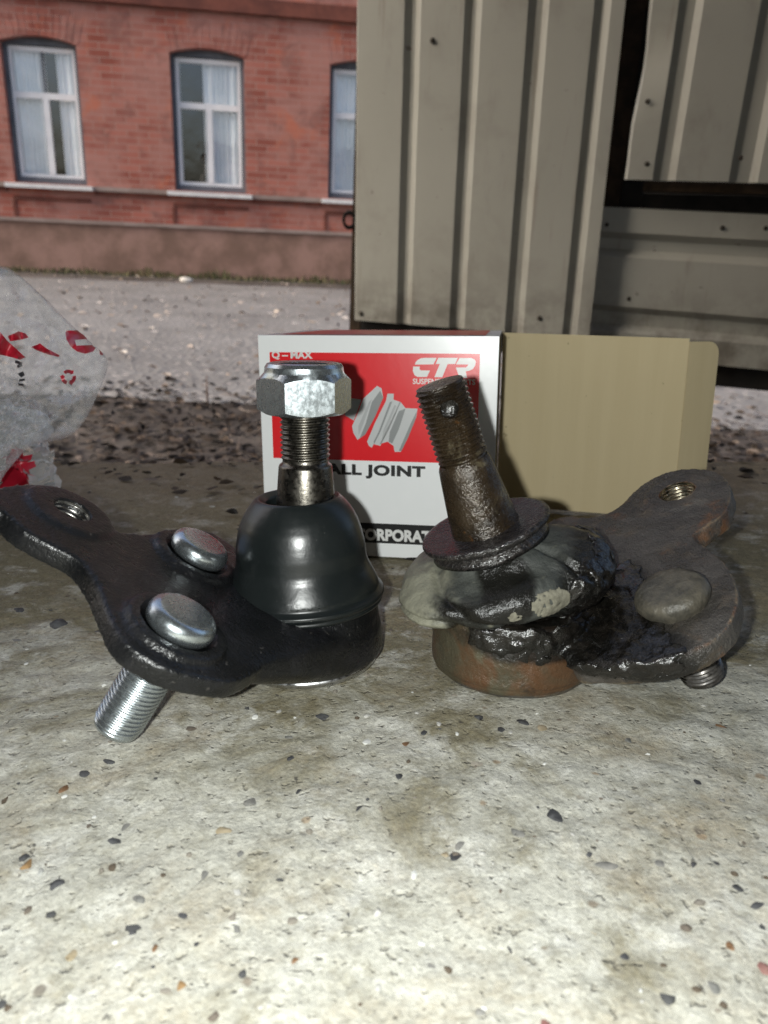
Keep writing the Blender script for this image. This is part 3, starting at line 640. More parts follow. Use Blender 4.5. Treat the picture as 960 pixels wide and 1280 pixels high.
for i, (px, py, rx, ry, c, rot) in enumerate(peb):
    p = slab_pt(px, py); dist = hypot(p[0], p[1], .1); k = dist / FPX; el = .1 / dist
    a, b = rx * k * 1.3, min(1.3 * ry * k / el, rx * k * 2); h = min(a, b) * .5
    rs = np.random.RandomState(100 + i); bm = bmesh.new()
    for _ in range(15):
        d = rs.randn(3); d /= np.linalg.norm(d); bm.verts.new(d * rs.uniform(.8, 1.12))
    g_ = bmesh.ops.convex_hull(bm, input=bm.verts[:]); bmesh.ops.delete(bm, geom=[e for e in g_['geom_interior'] if isinstance(e, bmesh.types.BMVert)], context='VERTS')
    bmesh.ops.bevel(bm, geom=bm.edges[:], offset=.1, segments=1, affect='EDGES', profile=.5); bm.verts.index_update()
    q = np.array([w_.co[:] for w_ in bm.verts]); qf = [tuple(w_.index for w_ in f_.verts) for f_ in bm.faces]; bm.free()
    q = q * np.array([a, b, h]); R_ = np.array([[cos(rot), -sin(rot), 0], [sin(rot), cos(rot), 0], [0, 0, 1]])
    q = q @ R_.T + np.array([p[0], p[1], slab_z(p[0], p[1]) - h * .42])
    o = link('pebble', mesh('pebble', q, qf, PEB[c], True, 35), slab)
grit = []
for i in range(700):
    x, y = random.uniform(-.2, .2), .09 + .36 * random.random() ** 1.5; r = random.choice((.00025, .0003, .0004, .0005, .0007)) * random.uniform(.7, 1.4)
    q = ICO1[0] * (1 + .4 * np.random.randn(len(ICO1[0]), 1) * .5) * np.array([r * random.uniform(.8, 1.8), r * random.uniform(.8, 1.8), r * .7]); grit.append((q + np.array([x, y, slab_z(x, y) + r * .1]), ICO1[1]))
o = link('grit', mesh('grit', *join(*grit), m_island('grit_grains', [(.06, .06, .06), (.12, .10, .08), (.2, .18, .15), (.4, .39, .36), (.09, .07, .05), (.55, .55, .52)]), False), slab); o['kind'] = 'stuff'

# ================================================================== THE NEW BALL JOINT
def on_plane(px, py, P, u):
    p = radians(14.6); Fw = np.array([0, cos(p), -sin(p)]); U = np.array([0, sin(p), cos(p)]); o = np.array([0, 0, .1])
    d = Fw + (px - CX) / FPX * np.array([1, 0, 0]) - (py - CY) / FPX * U; return o + d * (np.dot(P - o, u) / np.dot(d, u))
def uv_of(fr, pts): return [((on_plane(*q, fr[1], fr[0][2]) - fr[1]) @ fr[0].T)[:2] for q in pts]
def circ(c, r, n=28): return [(c[0] + r * cos(2 * pi * i / n), c[1] + r * sin(2 * pi * i / n)) for i in range(n)]
def bolt_head(c, r, h, fr0):                   # low domed round head
    fr = (fr0[0], c); return lathe([(r * .84, -.0002), (r * .95, .0002), (r * .99, h * .22), (r, h * .42), (r * .985, h * .60), (r * .945, h * .76), (r * .885, h * .88), (r * .81, h * .96), (r * .74, h), (r * .70, h * 1.005), (r * .35, h * 1.01), (.0001, h * 1.01)], fr, 64)

C1 = np.array([-.0226, .2105, 0]); AX1 = np.array([-.035, -.0, 1.0]); AX1 /= np.linalg.norm(AX1)
J1 = Thing('ball_joint', (C1[0], C1[1], 0), 'new black ball joint with bright nut and two zinc bolts, left of the pair', 'ball joint', 'ball joints on the slab')
P1 = frame((-.04737, .16154, .02995), (.5419, .0006, .8405))
HX1 = frame(C1, AX1)
out1 = smooth_outline(uv_of(P1, [(-14, 632), (-10, 616), (8, 607), (37, 604), (64, 607), (88, 614), (108, 627), (122, 646), (138, 659), (162, 665), (190, 666), (215, 660), (245, 660), (272, 668)]) + [(.006, .066), (.024, .060), (.030, .042)] + uv_of(P1, [(395, 800), (350, 822), (318, 842), (289, 852), (247, 846), (212, 836), (180, 820), (154, 799), (137, 769), (121, 729), (97, 699), (62, 680), (30, 662), (4, 640)]), 5)
A1 = (0., 0.); B1, K1 = uv_of(P1, [(243, 698), (89, 641)])
def hullof(pts):
    bm = bmesh.new()
    for q in pts: bm.verts.new(tuple(map(float, q)))
    g_ = bmesh.ops.convex_hull(bm, input=bm.verts[:]); bmesh.ops.delete(bm, geom=[e for e in set(g_['geom_interior'] + g_['geom_unused']) if isinstance(e, bmesh.types.BMVert)], context='VERTS')
    bm.verts.index_update(); out = np.array([w_.co[:] for w_ in bm.verts]), [tuple(w_.index for w_ in f_.verts) for f_ in bm.faces]; bm.free(); return out
# the web that carries the arm round the cup's front
web1 = hullof(list(tf(P1, [(x, y, w_) for w_, rr0 in ((-.0054, .0105), (-.0030, .0112)) for x, y in circ((.003, .001), rr0, 20)])) + list(tf(P1, [(x, y, -.005) for x, y in circ(B1, .008, 16)]))
              + list(tf(HX1, [(.0222 * cos(a), .0222 * sin(a), z) for z in (.0032, .0115) for a in np.linspace(0, 2 * pi, 40)[:-1]])))
hull = join(prism(out1, -.0054, 0, P1), prism(circ(A1, .0122), -.0055, .0021, P1), prism(circ(B1, .0122), -.0055, .0016, P1), prism(circ(K1, .0112), -.0064, .0010, P1), web1,
            lathe([(.0190, .0016), (.0216, .0028), (.0218, .006), (.0216, .0155), (.0206, .0178), (.0200, .0195)], HX1, 48, True, True))
hole = lathe([(.0050, -.03), (.0050, .006)], (P1[0], tf(P1, [(*K1, 0)])[0]), 32, True, True)
spot = [lathe([(.0094, .0011), (.0100, .02)], (P1[0], tf(P1, [(*c_, 0)])[0]), 48, True, True) for c_ in (A1, B1)]
me = remeshed(hull, .0007, 11, [hole] + spot); displace(me, lambda c: .00008 * fbm(c, 260, 3) + .00022 * fbm(c, 50, 2))
body1 = J1.part_mesh('forged_arm', me, FORGE)
hk = (P1[0], tf(P1, [(*K1, 0)])[0])
J1.part('threaded_hole', thread(.0046, .00125, -.0105, .0006, hk, .0006, 40, inner=True), HOLE_NEW, body1)
for c in (A1, B1):
    b = J1.part('bolt', bolt_head(tf(P1, [(*c, .0012)])[0], .0083, .0048, P1), ZINC)
    J1.part('bolt_thread', thread(.0059, .00125, -.0285, -.0045, (P1[0], tf(P1, [(*c, 0)])[0]), .0007, 48, cap0=True, fade0=1.4), ZINC, b)
J1.part('bottom_ring', lathe([(.0150, .0006), (.0198, .0003), (.0204, .0008), (.0206, .0022), (.0190, .0028)], HX1, 72), CHROME)
bp = [(.0218, .0186), (.0226, .0190), (.0229, .0196), (.0227, .0203), (.0231, .0207), (.0234, .0213), (.0233, .0220), (.0226, .0225), (.0219, .0232), (.0217, .0244), (.0210, .0262), (.0202, .0279), (.0193, .0298), (.01875, .0316), (.01855, .0335), (.01845, .0355),
      (.0181, .0375), (.0176, .0398), (.0168, .0425), (.0156, .0450), (.0143, .0470), (.0130, .0486), (.0121, .0495), (.0116, .0498), (.0111, .0498), (.0100, .0493), (.0091, .0488), (.0089, .0480), (.0088, .0440)]
prf = []
for i in range(len(bp) - 1):
    for k in range(3): t = k / 3; prf.append((bp[i][0] * (1 - t) + bp[i + 1][0] * t, bp[i][1] * (1 - t) + bp[i + 1][1] * t))
prf.append(bp[-1]); boot = J1.part('dust_boot', lathe(prf, HX1, 96), RUBBER)
# raised moulding number round the boot's skirt
tv, tf_ = text_vf('/79-0400-01', .0031, .00006, 1.15, 1.1, 'CENTER')
zr = np.array([b[1] for b in bp[9:14]]); rr = np.array([b[0] for b in bp[9:14]])
q = []
for x, y, _ in tv:
    z = .0237 + y * .95; r = np.interp(z, zr, rr) + .00025; a = -pi / 2 + radians(17) + x / .0213; q.append((r * cos(a), r * sin(a), z))
J1.part('moulded_number', (tf(HX1, q), tf_), RUBBER, boot, True)
ST1 = frame((-.0226, .2105, 0), (.012, 0, 1))
stud = J1.part('stud', lathe([(.0086, .0420), (.0083, .0480), (.00745, .0583), (.0073, .0588), (.0070, .0591), (.0064, .0595), (.0063, .0602)], ST1, 56), STUDM)
J1.part('stud_thread', thread(.0069, .0014, .0600, .0862, ST1, .0008, 56, cap1=True), STUDM, stud)
def hex_nut(fr, af, z0, zh, rc, zc, rot, seg=96):
    V, F = [], []; ap = af / 2; rows = []
    for kind in range(12):
        row = []
        for i in range(seg):
            th = 2 * pi * i / seg; r = ap / cos(((th - pi / 6) % (pi / 3)) - pi / 6); ex = (r - ap) * .62
            if kind == 0: R, z = .0068, z0 + .0006
            elif kind == 1: R, z = ap * .97, z0
            elif kind == 2: R, z = r * .999, z0 + .0002 + ex
            elif kind == 3: R, z = r, z0 + .0006 + ex
            elif kind == 4: R, z = r, zh - .0005 - ex
            elif kind == 5: R, z = r * .999, zh - ex
            elif kind == 6: R, z = rc + .00012, zh + .0010
            elif kind == 7: R, z = rc, zh + .0016
            elif kind == 8: R, z = rc - .0001, zc - .0012
            elif kind == 9: R, z = rc - .0007, zc - .0003
            elif kind == 10: R, z = rc - .0018, zc
            else: R, z = .0066, zc - .0004
            row.append((R * cos(th + rot), R * sin(th + rot), z))
        V += row
    for j in range(11):
        for i in range(seg): k = (i + 1) % seg; F.append((j * seg + i, j * seg + k, (j + 1) * seg + k, (j + 1) * seg + i))
    return tf(fr, V), F
J1.part('nut', hex_nut(ST1, .0224, .0733, .0832, .0107, .0869, radians(-77)), ZINC, None, True, 22)

# ================================================================== THE WORN-OUT BALL JOINT
C2 = np.array([.0369, .2060, 0]); HX2 = frame(C2, (0.01, 0, 1))
J2 = Thing('ball_joint', (C2[0], C2[1], 0), 'worn-out rusty ball joint smeared with black grease, stud leaning, right of the pair', 'ball joint', 'ball joints on the slab')
P2 = frame((.07545, .18719, .02797), (-.4353, -.1506, .8876))
out2 = smooth_outline([(-.030, .010), (-.046, .028), (-.036, .048)] + uv_of(P2, [(690, 650), (738, 646), (772, 634), (796, 610), (826, 592), (858, 585), (890, 587), (908, 598), (914, 616), (906, 640), (884, 656), (868, 669), (884, 684), (904, 700), (919, 724), (922, 752), (912, 780), (886, 804), (850, 820), (815, 829), (778, 832), (745, 832), (712, 828)]), 5)
K2 = uv_of(P2, [(847, 616)])[0]; A2 = uv_of(P2, [(843, 752)])[0]
hull = join(prism(out2, -.0064, 0, P2), prism(circ(K2, .0105), -.0075, .0006, P2), lathe([(.0206, .0002), (.0222, .0016), (.0224, .005), (.0223, .0160), (.0215, .0190), (.0200, .0205)], HX2, 48, True, True))
hk = (P2[0], tf(P2, [(*K2, 0)])[0]); hole = lathe([(.0056, -.03), (.0056, .006)], hk, 32, True, True)
me = remeshed(hull, .0006, 10, [hole]); displace(me, lambda c: .00022 * fbm(c, 170, 4) + .0003 * fbm(c, 45, 2))
# keep the cup out of the arm's skin: its own rusty band sits 0.6 mm proud of it
armv = np.array([v_.co[:] for v_ in me.vertices]); armn = np.array([v_.normal[:] for v_ in me.vertices])
body2 = J2.part_mesh('forged_arm', me, OLDST)
J2.part('threaded_hole', thread(.0052, .00125, -.0100, .0006, hk, .0006, 40, inner=True), HOLE_OLD, body2)
cupp = [(.0150, .0004), (.0208, .0006), (.0223, .0020), (.0227, .0028), (.0228, .0034), (.0231, .0040), (.0230, .0070), (.02305, .0100), (.0230, .0130), (.0229, .0160), (.0226, .0185), (.0217, .0203), (.0200, .0208)]
prf = []
for i in range(len(cupp) - 1):
    for k in range(3): t = k / 3; prf.append((cupp[i][0] * (1 - t) + cupp[i + 1][0] * t, cupp[i][1] * (1 - t) + cupp[i + 1][1] * t))
vf = lathe(prf, HX2, 120); cv = vf[0]; dn = cv - C2; dn[:, 2] = 0
cv += dn / (np.linalg.norm(dn, axis=1)[:, None] + 1e-9) * np.array([.00035 * fbm(q, 130, 4) for q in cv])[:, None]
J2.part('housing_cup', (cv, vf[1]), RUSTC)
c = tf(P2, [(*A2, .0004)])[0]; vf = lathe([(.0085, -.001), (.0092, .0006), (.0094, .0018), (.0092, .0030), (.0086, .0040), (.0076, .0047), (.0060, .0051), (.0035, .0053), (.0001, .0054)], (P2[0], c), 56)
hv = vf[0] + np.array([[.0004 * fbm(q, 190, 4)] * 3 for q in vf[0]])
b = J2.part('bolt', (hv, vf[1]), m_simple('grimy_bolt_head', (.042, .039, .031), (.10, .088, .066), 130, .5, .0014, 330, .1, .5))
J2.part('bolt_thread', thread(.0060, .00125, -.0255, -.006, (P2[0], tf(P2, [(*A2, 0)])[0]), .0007, 48, cap0=True, fade0=1.5, jit=.00012), OLDBOLT, b)
# collapsed boot: a slumped, tilted rubber bellows
AX2 = np.array([-.326, -.058, .943]); BC = np.array([.0369, .2055, .0165]); ST2 = frame(BC, AX2)
bt = frame(np.array([.0312, .2045, .0312]), (-.22, -.10, .95))
def ell(c, r, fr): return tf(fr, ICO3[0] * np.array(r) + np.array(c)), ICO3[1]
def torus(R, r, fr, c=(0, 0, 0), sq=1, n=48, m_=16):
    V = []; F = []
    for i in range(n):
        for j in range(m_):
            a, b_ = 2 * pi * i / n, 2 * pi * j / m_; V.append((c[0] + (R + r * cos(b_)) * cos(a), c[1] + (R + r * cos(b_)) * sin(a), c[2] + r * sq * sin(b_))); k, l = (i + 1) % n, (j + 1) % m_
            F.append((i * m_ + j, k * m_ + j, k * m_ + l, i * m_ + l))
    return tf(fr, V), F
hull = join(ell((.0005, 0, -.001), (.0268, .0245, .0074), bt), torus(.0195, .0068, bt, (-.001, 0, -.0022), .8), ell((.014, -.002, -.003), (.018, .019, .0110), bt), ell((.003, .0, .003), (.0175, .0175, .0075), bt),
            ell((-.014, -.005, -.0032), (.0150, .0165, .0070), bt))
me = remeshed(hull, .00075, 8); displace(me, lambda c: .0010 * fbm(c, 48, 3) + .0004 * fbm(c, 150, 3) - .0016 * max(0, 1 - 9 * abs(mnoise.noise(Vector((c.x * 30, c.y * 30, c.z * 95))))))
bootv = np.array([v_.co[:] for v_ in me.vertices]); bootn = np.array([v_.normal[:] for v_ in me.vertices])
boot2 = J2.part_mesh('collapsed_boot', me, OLDRUB)
lipp = [(.0078, .0245), (.0130, .0240), (.0160, .0236), (.0165, .0228), (.0160, .0240), (.0152, .0250), (.0158, .0260), (.0172, .0264), (.0180, .0270), (.0182, .0277), (.0179, .0283), (.0170, .0285), (.0150, .0281), (.0120, .0279), (.0086, .0281)]
vf = lathe(lipp, ST2, 90); lv = vf[0] + AX2 * np.array([[.0004 * fbm(q, 90, 3)] for q in vf[0]])
J2.part('boot_lip', (lv, vf[1]), LIP)
def booleaned(vf, cutters):
    sc = 1000.; obs = []
    for v_, f_ in [vf] + cutters:
        m_ = bpy.data.meshes.new('b'); m_.from_pydata([tuple(q) for q in np.asarray(v_) * sc], [], f_); m_.update(); o = bpy.data.objects.new('b', m_); COL.objects.link(o); obs.append(o)
    for c_ in obs[1:]:
        b_ = obs[0].modifiers.new('b', 'BOOLEAN'); b_.operation = 'DIFFERENCE'; b_.object = c_; b_.solver = 'EXACT'
    bpy.context.view_layer.update(); out = bpy.data.meshes.new_from_object(obs[0].evaluated_get(bpy.context.evaluated_depsgraph_get()))
    for o in obs: bpy.data.objects.remove(o)
    out.transform(Matrix.Scale(1 / sc, 4)); return out
vf = lathe([(.0100, .0262), (.0096, .0280), (.0092, .0300), (.0088, .0330), (.0076, .0445), (.0073, .0466), (.0070, .0474), (.0066, .0480)], ST2, 64)
sv = vf[0] + np.array([[.00022 * fbm(q, 180, 4)] * 3 for q in vf[0]]); stud2 = J2.part('stud', (sv, vf[1]), OLDSTUD)
th = thread(.0070, .0015, .0478, .0694, ST2, .00098, 56, cap0=True, cap1=True, jit=.00012, fade1=1.0)
hc = tf(ST2, [(0, 0, .0632)])[0]; hd = np.array([-.02, -1, -.02]); hole = lathe([(.0024, -.0052), (.0024, .012)], frame(hc + np.array([.0005, 0, 0]), hd, (0, 0, 1)), 24, True, True)
o = J2.part_mesh('stud_thread', booleaned(th, [hole]), OLDSTUD, stud2); o.data.set_sharp_from_angle(angle=radians(50))
fr_ = frame(hc + np.array([.0005, 0, 0]), hd, (0, 0, 1)); J2.part('hole_grease', lathe([(.00245, .0040), (.0016, .0034), (.0001, .0031)], fr_, 20), GREASE, stud2)
# grease squeezed out over boot, arm and cup
def blobs(pts, nrm, cnt, rr, flat=.55, seed=1):
    rnd = random.Random(seed); out = []
    for i in rnd.sample(range(len(pts)), min(cnt, len(pts))):
        r = rnd.uniform(*rr); fr = frame(pts[i] + nrm[i] * r * .05, nrm[i], (.3, .5, .8)); out.append((tf(fr, ICO1[0] * np.array([r * rnd.uniform(.8, 1.5), r * rnd.uniform(.8, 1.3), r * flat])), ICO1[1]))
    return join(*out)
allv = np.vstack([armv, bootv]); alln = np.vstack([armn, bootn])
def gmask(p):
    x, y, z = p
    k = mnoise.noise(Vector(p) * 90) * .35
    e1 = ((x - .0590) / .0115) ** 2 + ((z - .0285) / .0125) ** 2
    e2 = ((x - .0440) / .022) ** 2 + ((z - .0165) / .0042) ** 2
    if x < .045 and z > .0225: return False
    e3 = ((x - .0310) / .006) ** 2 + ((z - .0345) / .0050) ** 2
    e4 = ((x - .061) / .010) ** 2 + ((z - .0185) / .0045) ** 2
    return y < .212 and min(e1, e2, e4 + .45, e3 + .25) < 1 + k
sel = np.array([gmask(p) for p in allv])
ang = np.linspace(radians(-125), radians(-20), 400); cup = np.array([(C2[0] + .0229 * cos(a), C2[1] + .0229 * sin(a), z) for a in ang for z in (.0135, .0155, .0175, .0195)]); cn = np.array([(cos(a), sin(a), .1) for a in ang for z in range(4)])
cs = np.array([p[2] > .0165 - .004 * mnoise.noise((p[0] * 120, 0, 0)) - max(0, (p[0] - .036)) * .22 for p in cup])
gp = np.vstack([allv[sel], cup[cs]]); gn = np.vstack([alln[sel], cn[cs]])
me = remeshed(blobs(gp, gn, 1500, (.0010, .0026), .26, 3), .00055, 5); displace(me, lambda c: .0004 * fbm(c, 140, 3) + .00045 * fbm(c, 430, 3))
J2.part_mesh('grease', me, GREASE)
dc = np.array([.0425, .1810, .0290]); dsel = [i for i, p in enumerate(bootv) if np.linalg.norm((p - dc) * np.array([1, .8, 1.6])) < .0058 and bootn[i][1] < 0]
dc2 = np.array([.0325, .1800, .0262]); dsel += [i for i, p in enumerate(bootv) if np.linalg.norm((p - dc2) * np.array([1, .8, 1.6])) < .0022]
if dsel:
    me = remeshed(blobs(bootv[dsel], bootn[dsel], 240, (.00025, .0007), .5, 5), .0003, 1)
    J2.part_mesh('dried_dirt', me, m_simple('dried_pale_dirt', (.14, .132, .10), (.21, .20, .155), 500, .9, .0003), boot2)

# ================================================================== THE CARTON
BYAW = radians(9); Q0 = slab_pt(484, 697); EX = np.array([cos(BYAW), -sin(BYAW), 0]); EY = np.array([sin(BYAW), cos(BYAW), 0])
def fs(px, py):                                # photo point -> (along, up) on the carton's front
    q = on_plane(px, py, Q0, EY) - Q0; return np.array([q @ EX, q[2]])
sL, sR, HT = fs(322, 418)[0], fs(624.5, 421)[0], fs(480, 419.5)[1]; DEP = .094; tk = .0006
bo = Q0 + EX * (sL + sR) / 2 + EY * DEP / 2
BX = Thing('carton', (bo[0], bo[1], 0), 'open white and red cardboard carton lettered BALL JOINT behind the two parts', 'box')
BF = (np.array([EX, np.cross(np.array([0, 0, 1.]), EX), [0, 0, 1.]]), Q0)   # local: along, depth, up
def bbox(a, b): v_, f_ = boxv(a, b); return tf(BF, v_), f_
shellp = [bbox((sL, 0, .0002), (sR, tk, HT)), bbox((sL, DEP - tk, .0002), (sR, DEP, HT)), bbox((sL, tk, HT - tk), (sR, DEP - tk, HT)), bbox((sL, tk, .0002), (sR, DEP - tk, tk)), bbox((sL, tk, tk), (sL + tk, DEP - tk, HT - tk))]
v_, f_ = join(*shellp); J = BX.part('carton_body', (v_, f_), WHITEP, None, False)
bv = J.modifiers.new('bevel', 'BEVEL'); bv.width = .0005; bv.segments = 2
# inside lining of raw board
BX.part('raw_lining', join(bbox((sL + .0009, DEP - .0011, .001), (sR - .0003, DEP - .0008, HT - .001)), bbox((sL + .0008, .0010, .0009), (sR - .0003, DEP - .0013, .0012))), CARD, J, False)
# lid hinged on the back right edge, swung right, with its tuck flap
hinge = Q0 + EX * (sR + .0006) + EY * (DEP - .0003)
def lid_dir(px, py, z):
    return slab_pt(px, py, z)
e_top = slab_pt(862, 424.5, HT - .0035); le = e_top - hinge; le[2] = 0; lidL = np.linalg.norm(le); le /= lidL; ln = np.array([-le[1], le[0], 0])
LF = (np.array([le, ln, [0, 0, 1.]]), hinge)
def lidv(pts, t0, t1):
    n = len(pts); V = [(x, t0, z) for x, z in pts] + [(x, t1, z) for x, z in pts]
    return tf(LF, V), [tuple(range(n)), tuple(range(2 * n - 1, n - 1, -1))] + [(i, n + i, n + (i + 1) % n, (i + 1) % n) for i in range(n)]
lid = BX.part('lid', lidv([(0, .0012), (lidL, .0012), (lidL, HT - .003), (.0, HT - .001)], 0, .0005), CARD, None, False, label='brown inside of the opened lid panel')
BX.part('lid_outer_print', lidv([(0.0003, .0014), (lidL - .0003, .0014), (lidL - .0003, HT - .0034), (.0003, HT - .0014)], .0006, .0008), WHITEP, lid, False)
fl = .0175; fa = radians(38); fe = le * cos(fa) + ln * sin(fa); fn = np.array([-fe[1], fe[0], 0]); FF = (np.array([fe, fn, [0, 0, 1.]]), hinge + le * (lidL + .0003))
pts = [(0, .004)] + [(fl - .006 + .006 * sin(a), .010 - .006 * cos(a)) for a in np.linspace(0, pi / 2, 6)] + [(fl - .006 + .006 * cos(a), HT - .0105 + .006 * sin(a)) for a in np.linspace(0, pi / 2, 6)] + [(0, HT - .0045)]
n = len(pts); V = [(x, t0, z) for t0 in (0, .0005) for x, z in pts]
BX.part('tuck_flap', (tf(FF, V), [tuple(range(n)), tuple(range(2 * n - 1, n - 1, -1))] + [(i, n + i, n + (i + 1) % n, (i + 1) % n) for i in range(n)]), CARD, lid, False)
# ---- print on the front
def fpoly(pts, lay, px=True):
    P = [fs(*q) if px else q for q in pts]; return tf(BF, [(a, -lay, z) for a, z in P]), [tuple(range(len(P)))]
def ink(name, polys, lay, mat): BX.part(name, join(*[fpoly(p, lay) for p in polys]), mat, J, False)
rl, rr_ = sL + .0047, sR - .0072; rt, rb = HT - .0067, fs(430, 575)[1]
BX.part('red_panel', (tf(BF, [(rl, -.00012, rb), (rr_, -.00012, rb), (rr_, -.00012, rt), (rl, -.00012, rt)]), [(0, 1, 2, 3)]), REDP, J, False)
b0_, b1_ = fs(470, 678.5)[1], fs(470, 654)[1]
BX.part('black_band', (tf(BF, [(rl, -.00012, b0_), (rr_, -.00012, b0_), (rr_, -.00012, b1_), (rl, -.00012, b1_)]), [(0, 1, 2, 3)]), BLACKP, J, False)
def letters(name, s, p0, p1, hpx, mat, bold, lay=.00024, sp=1.0, shear=0):   # fit the string between two photo points of its baseline
    a, b = fs(*p0), fs(*p1); v_, f_ = text_vf(s, 1.0, bold, 1, sp, shear=shear); w_ = v_[:, 0].max() - v_[:, 0].min(); h_ = v_[:, 1].max() - v_[:, 1].min()
    hh = abs(fs(p0[0], p0[1] - hpx)[1] - a[1]); x = a[0] + (v_[:, 0] - v_[:, 0].min()) / w_ * (b[0] - a[0]); z = a[1] + (v_[:, 1] - v_[:, 1].min()) / h_ * hh
    BX.part(name, (tf(BF, np.stack([x, np.full(len(x), -lay), z], 1)), f_), mat, J, False)
letters('lettering', 'Q – MAX', (340, 449.5), (391, 451), 10.5, INKW, .04)
letters('lettering', 'BALL JOINT', (396, 596), (531.5, 600), 17.5, BLACKP, .05, sp=1.08)
letters('lettering', 'CORPORATION', (444, 674.5), (571, 681), 15, INKW, .05)
letters('lettering', 'SUSPENSION PARTS', (516, 480), (594, 481), 7, INKW, .02)
z2 = lambda L: [(500 + x / 5.333, 400 + y / 5.333) for x, y in L]
ink('logo', [z2([(165, 252), (244, 252), (224, 295), (100, 297), (104, 282), (118, 266), (140, 255)]), z2([(88, 310), (133, 310), (130, 325), (138, 335), (200, 337), (180, 379), (118, 379), (98, 368), (86, 340)]),
             z2([(256, 252), (385, 252), (368, 293), (318, 293), (282, 381), (230, 381), (266, 293), (238, 293)]), z2([(398, 253), (475, 253), (497, 262), (506, 278), (500, 305), (486, 326), (462, 338), (438, 342), (448, 386), (398, 386), (372, 316), (440, 316), (452, 306), (454, 296), (374, 295)])], .00024, INKW)
z7 = lambda L: [(300 + x / 2.667, 390 + y / 2.667) for x, y in L]
ink('part_drawing', [z7([(374, 380), (392, 340), (412, 288), (440, 262), (457, 246), (472, 254), (478, 285), (450, 350), (418, 408), (392, 426), (378, 402)]), z7([(424, 432), (450, 370), (487, 296), (492, 272), (513, 272), (512, 292), (536, 300), (500, 385), (468, 446), (446, 440), (440, 452), (430, 446)]), z7([(466, 440), (500, 370), (534, 298), (552, 320), (592, 322), (588, 350), (560, 420), (536, 466), (516, 466), (512, 446), (492, 432)])], .00024, GREYP)
ink('part_drawing', [z7([(440, 300), (468, 262), (478, 285), (450, 350), (418, 408), (400, 420), (420, 370)]), z7([(462, 400), (500, 300), (508, 298), (470, 395), (448, 440), (446, 432)]), z7([(500, 400), (530, 330), (552, 322), (530, 390), (508, 438), (496, 432)]), z7([(570, 370), (590, 330), (586, 356), (560, 420), (538, 464), (530, 462)])], .00034, GREYD)
ink('part_drawing', [z7([(395, 380), (430, 300), (440, 290), (412, 372), (396, 410)]), z7([(480, 390), (515, 310), (522, 312), (480, 410), (470, 436)]), z7([(362, 286), (405, 292), (380, 362), (350, 344)])], .00030, GREYM)
# ---- print on the top
BX.part('top_panel', (tf(BF, [(sL + .008, .006, HT + .0002), (sR - .0055, .006, HT + .0002), (sR - .0055, DEP - .008, HT + .0002), (sL + .008, DEP - .008, HT + .0002)]), [(0, 1, 2, 3)]), REDP, J, False)

# ================================================================== THE PLASTIC BAG
BAGC = (18, 470)
bout = [(-95, 345), (-50, 336), (0, 333), (22, 343), (55, 372), (88, 405), (112, 427), (131, 444), (134, 462), (118, 502), (104, 528), (83, 547), (40, 557), (12, 585), (-20, 620), (-95, 600)]
bo2 = smooth_outline([np.array(p, float) for p in bout], 5); ba = np.array([atan2(p[1] - BAGC[1], p[0] - BAGC[0]) for p in bo2]); br = np.array([hypot(p[0] - BAGC[0], p[1] - BAGC[1]) for p in bo2]); od = np.argsort(ba); ba, br = ba[od], br[od]
ba = np.concatenate([ba - 2 * pi, ba, ba + 2 * pi]); br = np.concatenate([br, br, br])
CREASES = [(cos(t), sin(t), cos(t) * x + sin(t) * y, h, w_) for t, x, y, h, w_ in ((.5, 60, 430, .006, 16), (1.9, 40, 400, .005, 12), (2.6, 95, 470, .006, 14), (.95, 95, 505, -.005, 12), (1.35, 30, 500, .007, 14), (2.9, 20, 380, -.005, 14), (.2, 10, 440, .006, 10), (2.2, 70, 520, .006, 10))]
def bag_pt(px, py, side, off=0):
    a = atan2(py - BAGC[1], px - BAGC[0]); r = hypot(px - BAGC[0], py - BAGC[1]) / np.interp(a, ba, br); k = max(0, 1 - r * r)
    wr = .010 * mnoise.noise((px * .013, py * .011, side * 3 + 1)) + .0035 * mnoise.noise((px * .05 + py * .02, py * .03, side + 4)) + .0045 * abs(mnoise.noise((px * .03 - py * .018, py * .026 + px * .01, 8 + side))) + .0030 * abs(mnoise.noise((px * .075 + py * .03, py * .06 - px * .02, 13 + side)))
    for a_, b_, c_, h_, w_ in CREASES: wr += h_ * max(0, 1 - abs(px * a_ + py * b_ - c_ + 5 * mnoise.noise((px * .03, py * .03, h_ * 900))) / w_) * (.4 + .6 * side if side > 0 else .35)
    cr = max(0, min(1, (py - 455) / 60)) * max(0, min(1, (75 - px) / 60)); wr += cr * (.010 * abs(mnoise.noise((px * .06, py * .05, 2))) + .006 * abs(mnoise.noise((px * .13, py * .11, 5))))
    y = .315 - side * .024 * sqrt(k) + wr * (.3 + .7 * min(1, k * 3)) - off; return slab_pt_y(px, py, y)
bb = slab_pt(0, 690); BG = Thing('plastic_bag', (bb[0] - .02, .315, 0), 'crumpled clear plastic bag with red print behind the new joint', 'plastic bag')
for side, nm in ((1, 'front_film'), (-1, 'back_film')):
    na, nr = 200, 90; V = [bag_pt(*BAGC, side)]; F = []
    for j in range(1, nr + 1):
        for i in range(na):
            a = 2 * pi * i / na - pi; rr = np.interp(a, ba, br) * j / nr * .9999; V.append(bag_pt(BAGC[0] + rr * cos(a), BAGC[1] + rr * sin(a), side))
    for i in range(na):
        F.append((0, 1 + i, 1 + (i + 1) % na))
        for j in range(nr - 1): F.append((1 + j * na + i, 1 + (j + 1) * na + i, 1 + (j + 1) * na + (i + 1) % na, 1 + j * na + (i + 1) % na))
    BG.part(nm, (V, F), FILM, None, True, 14)
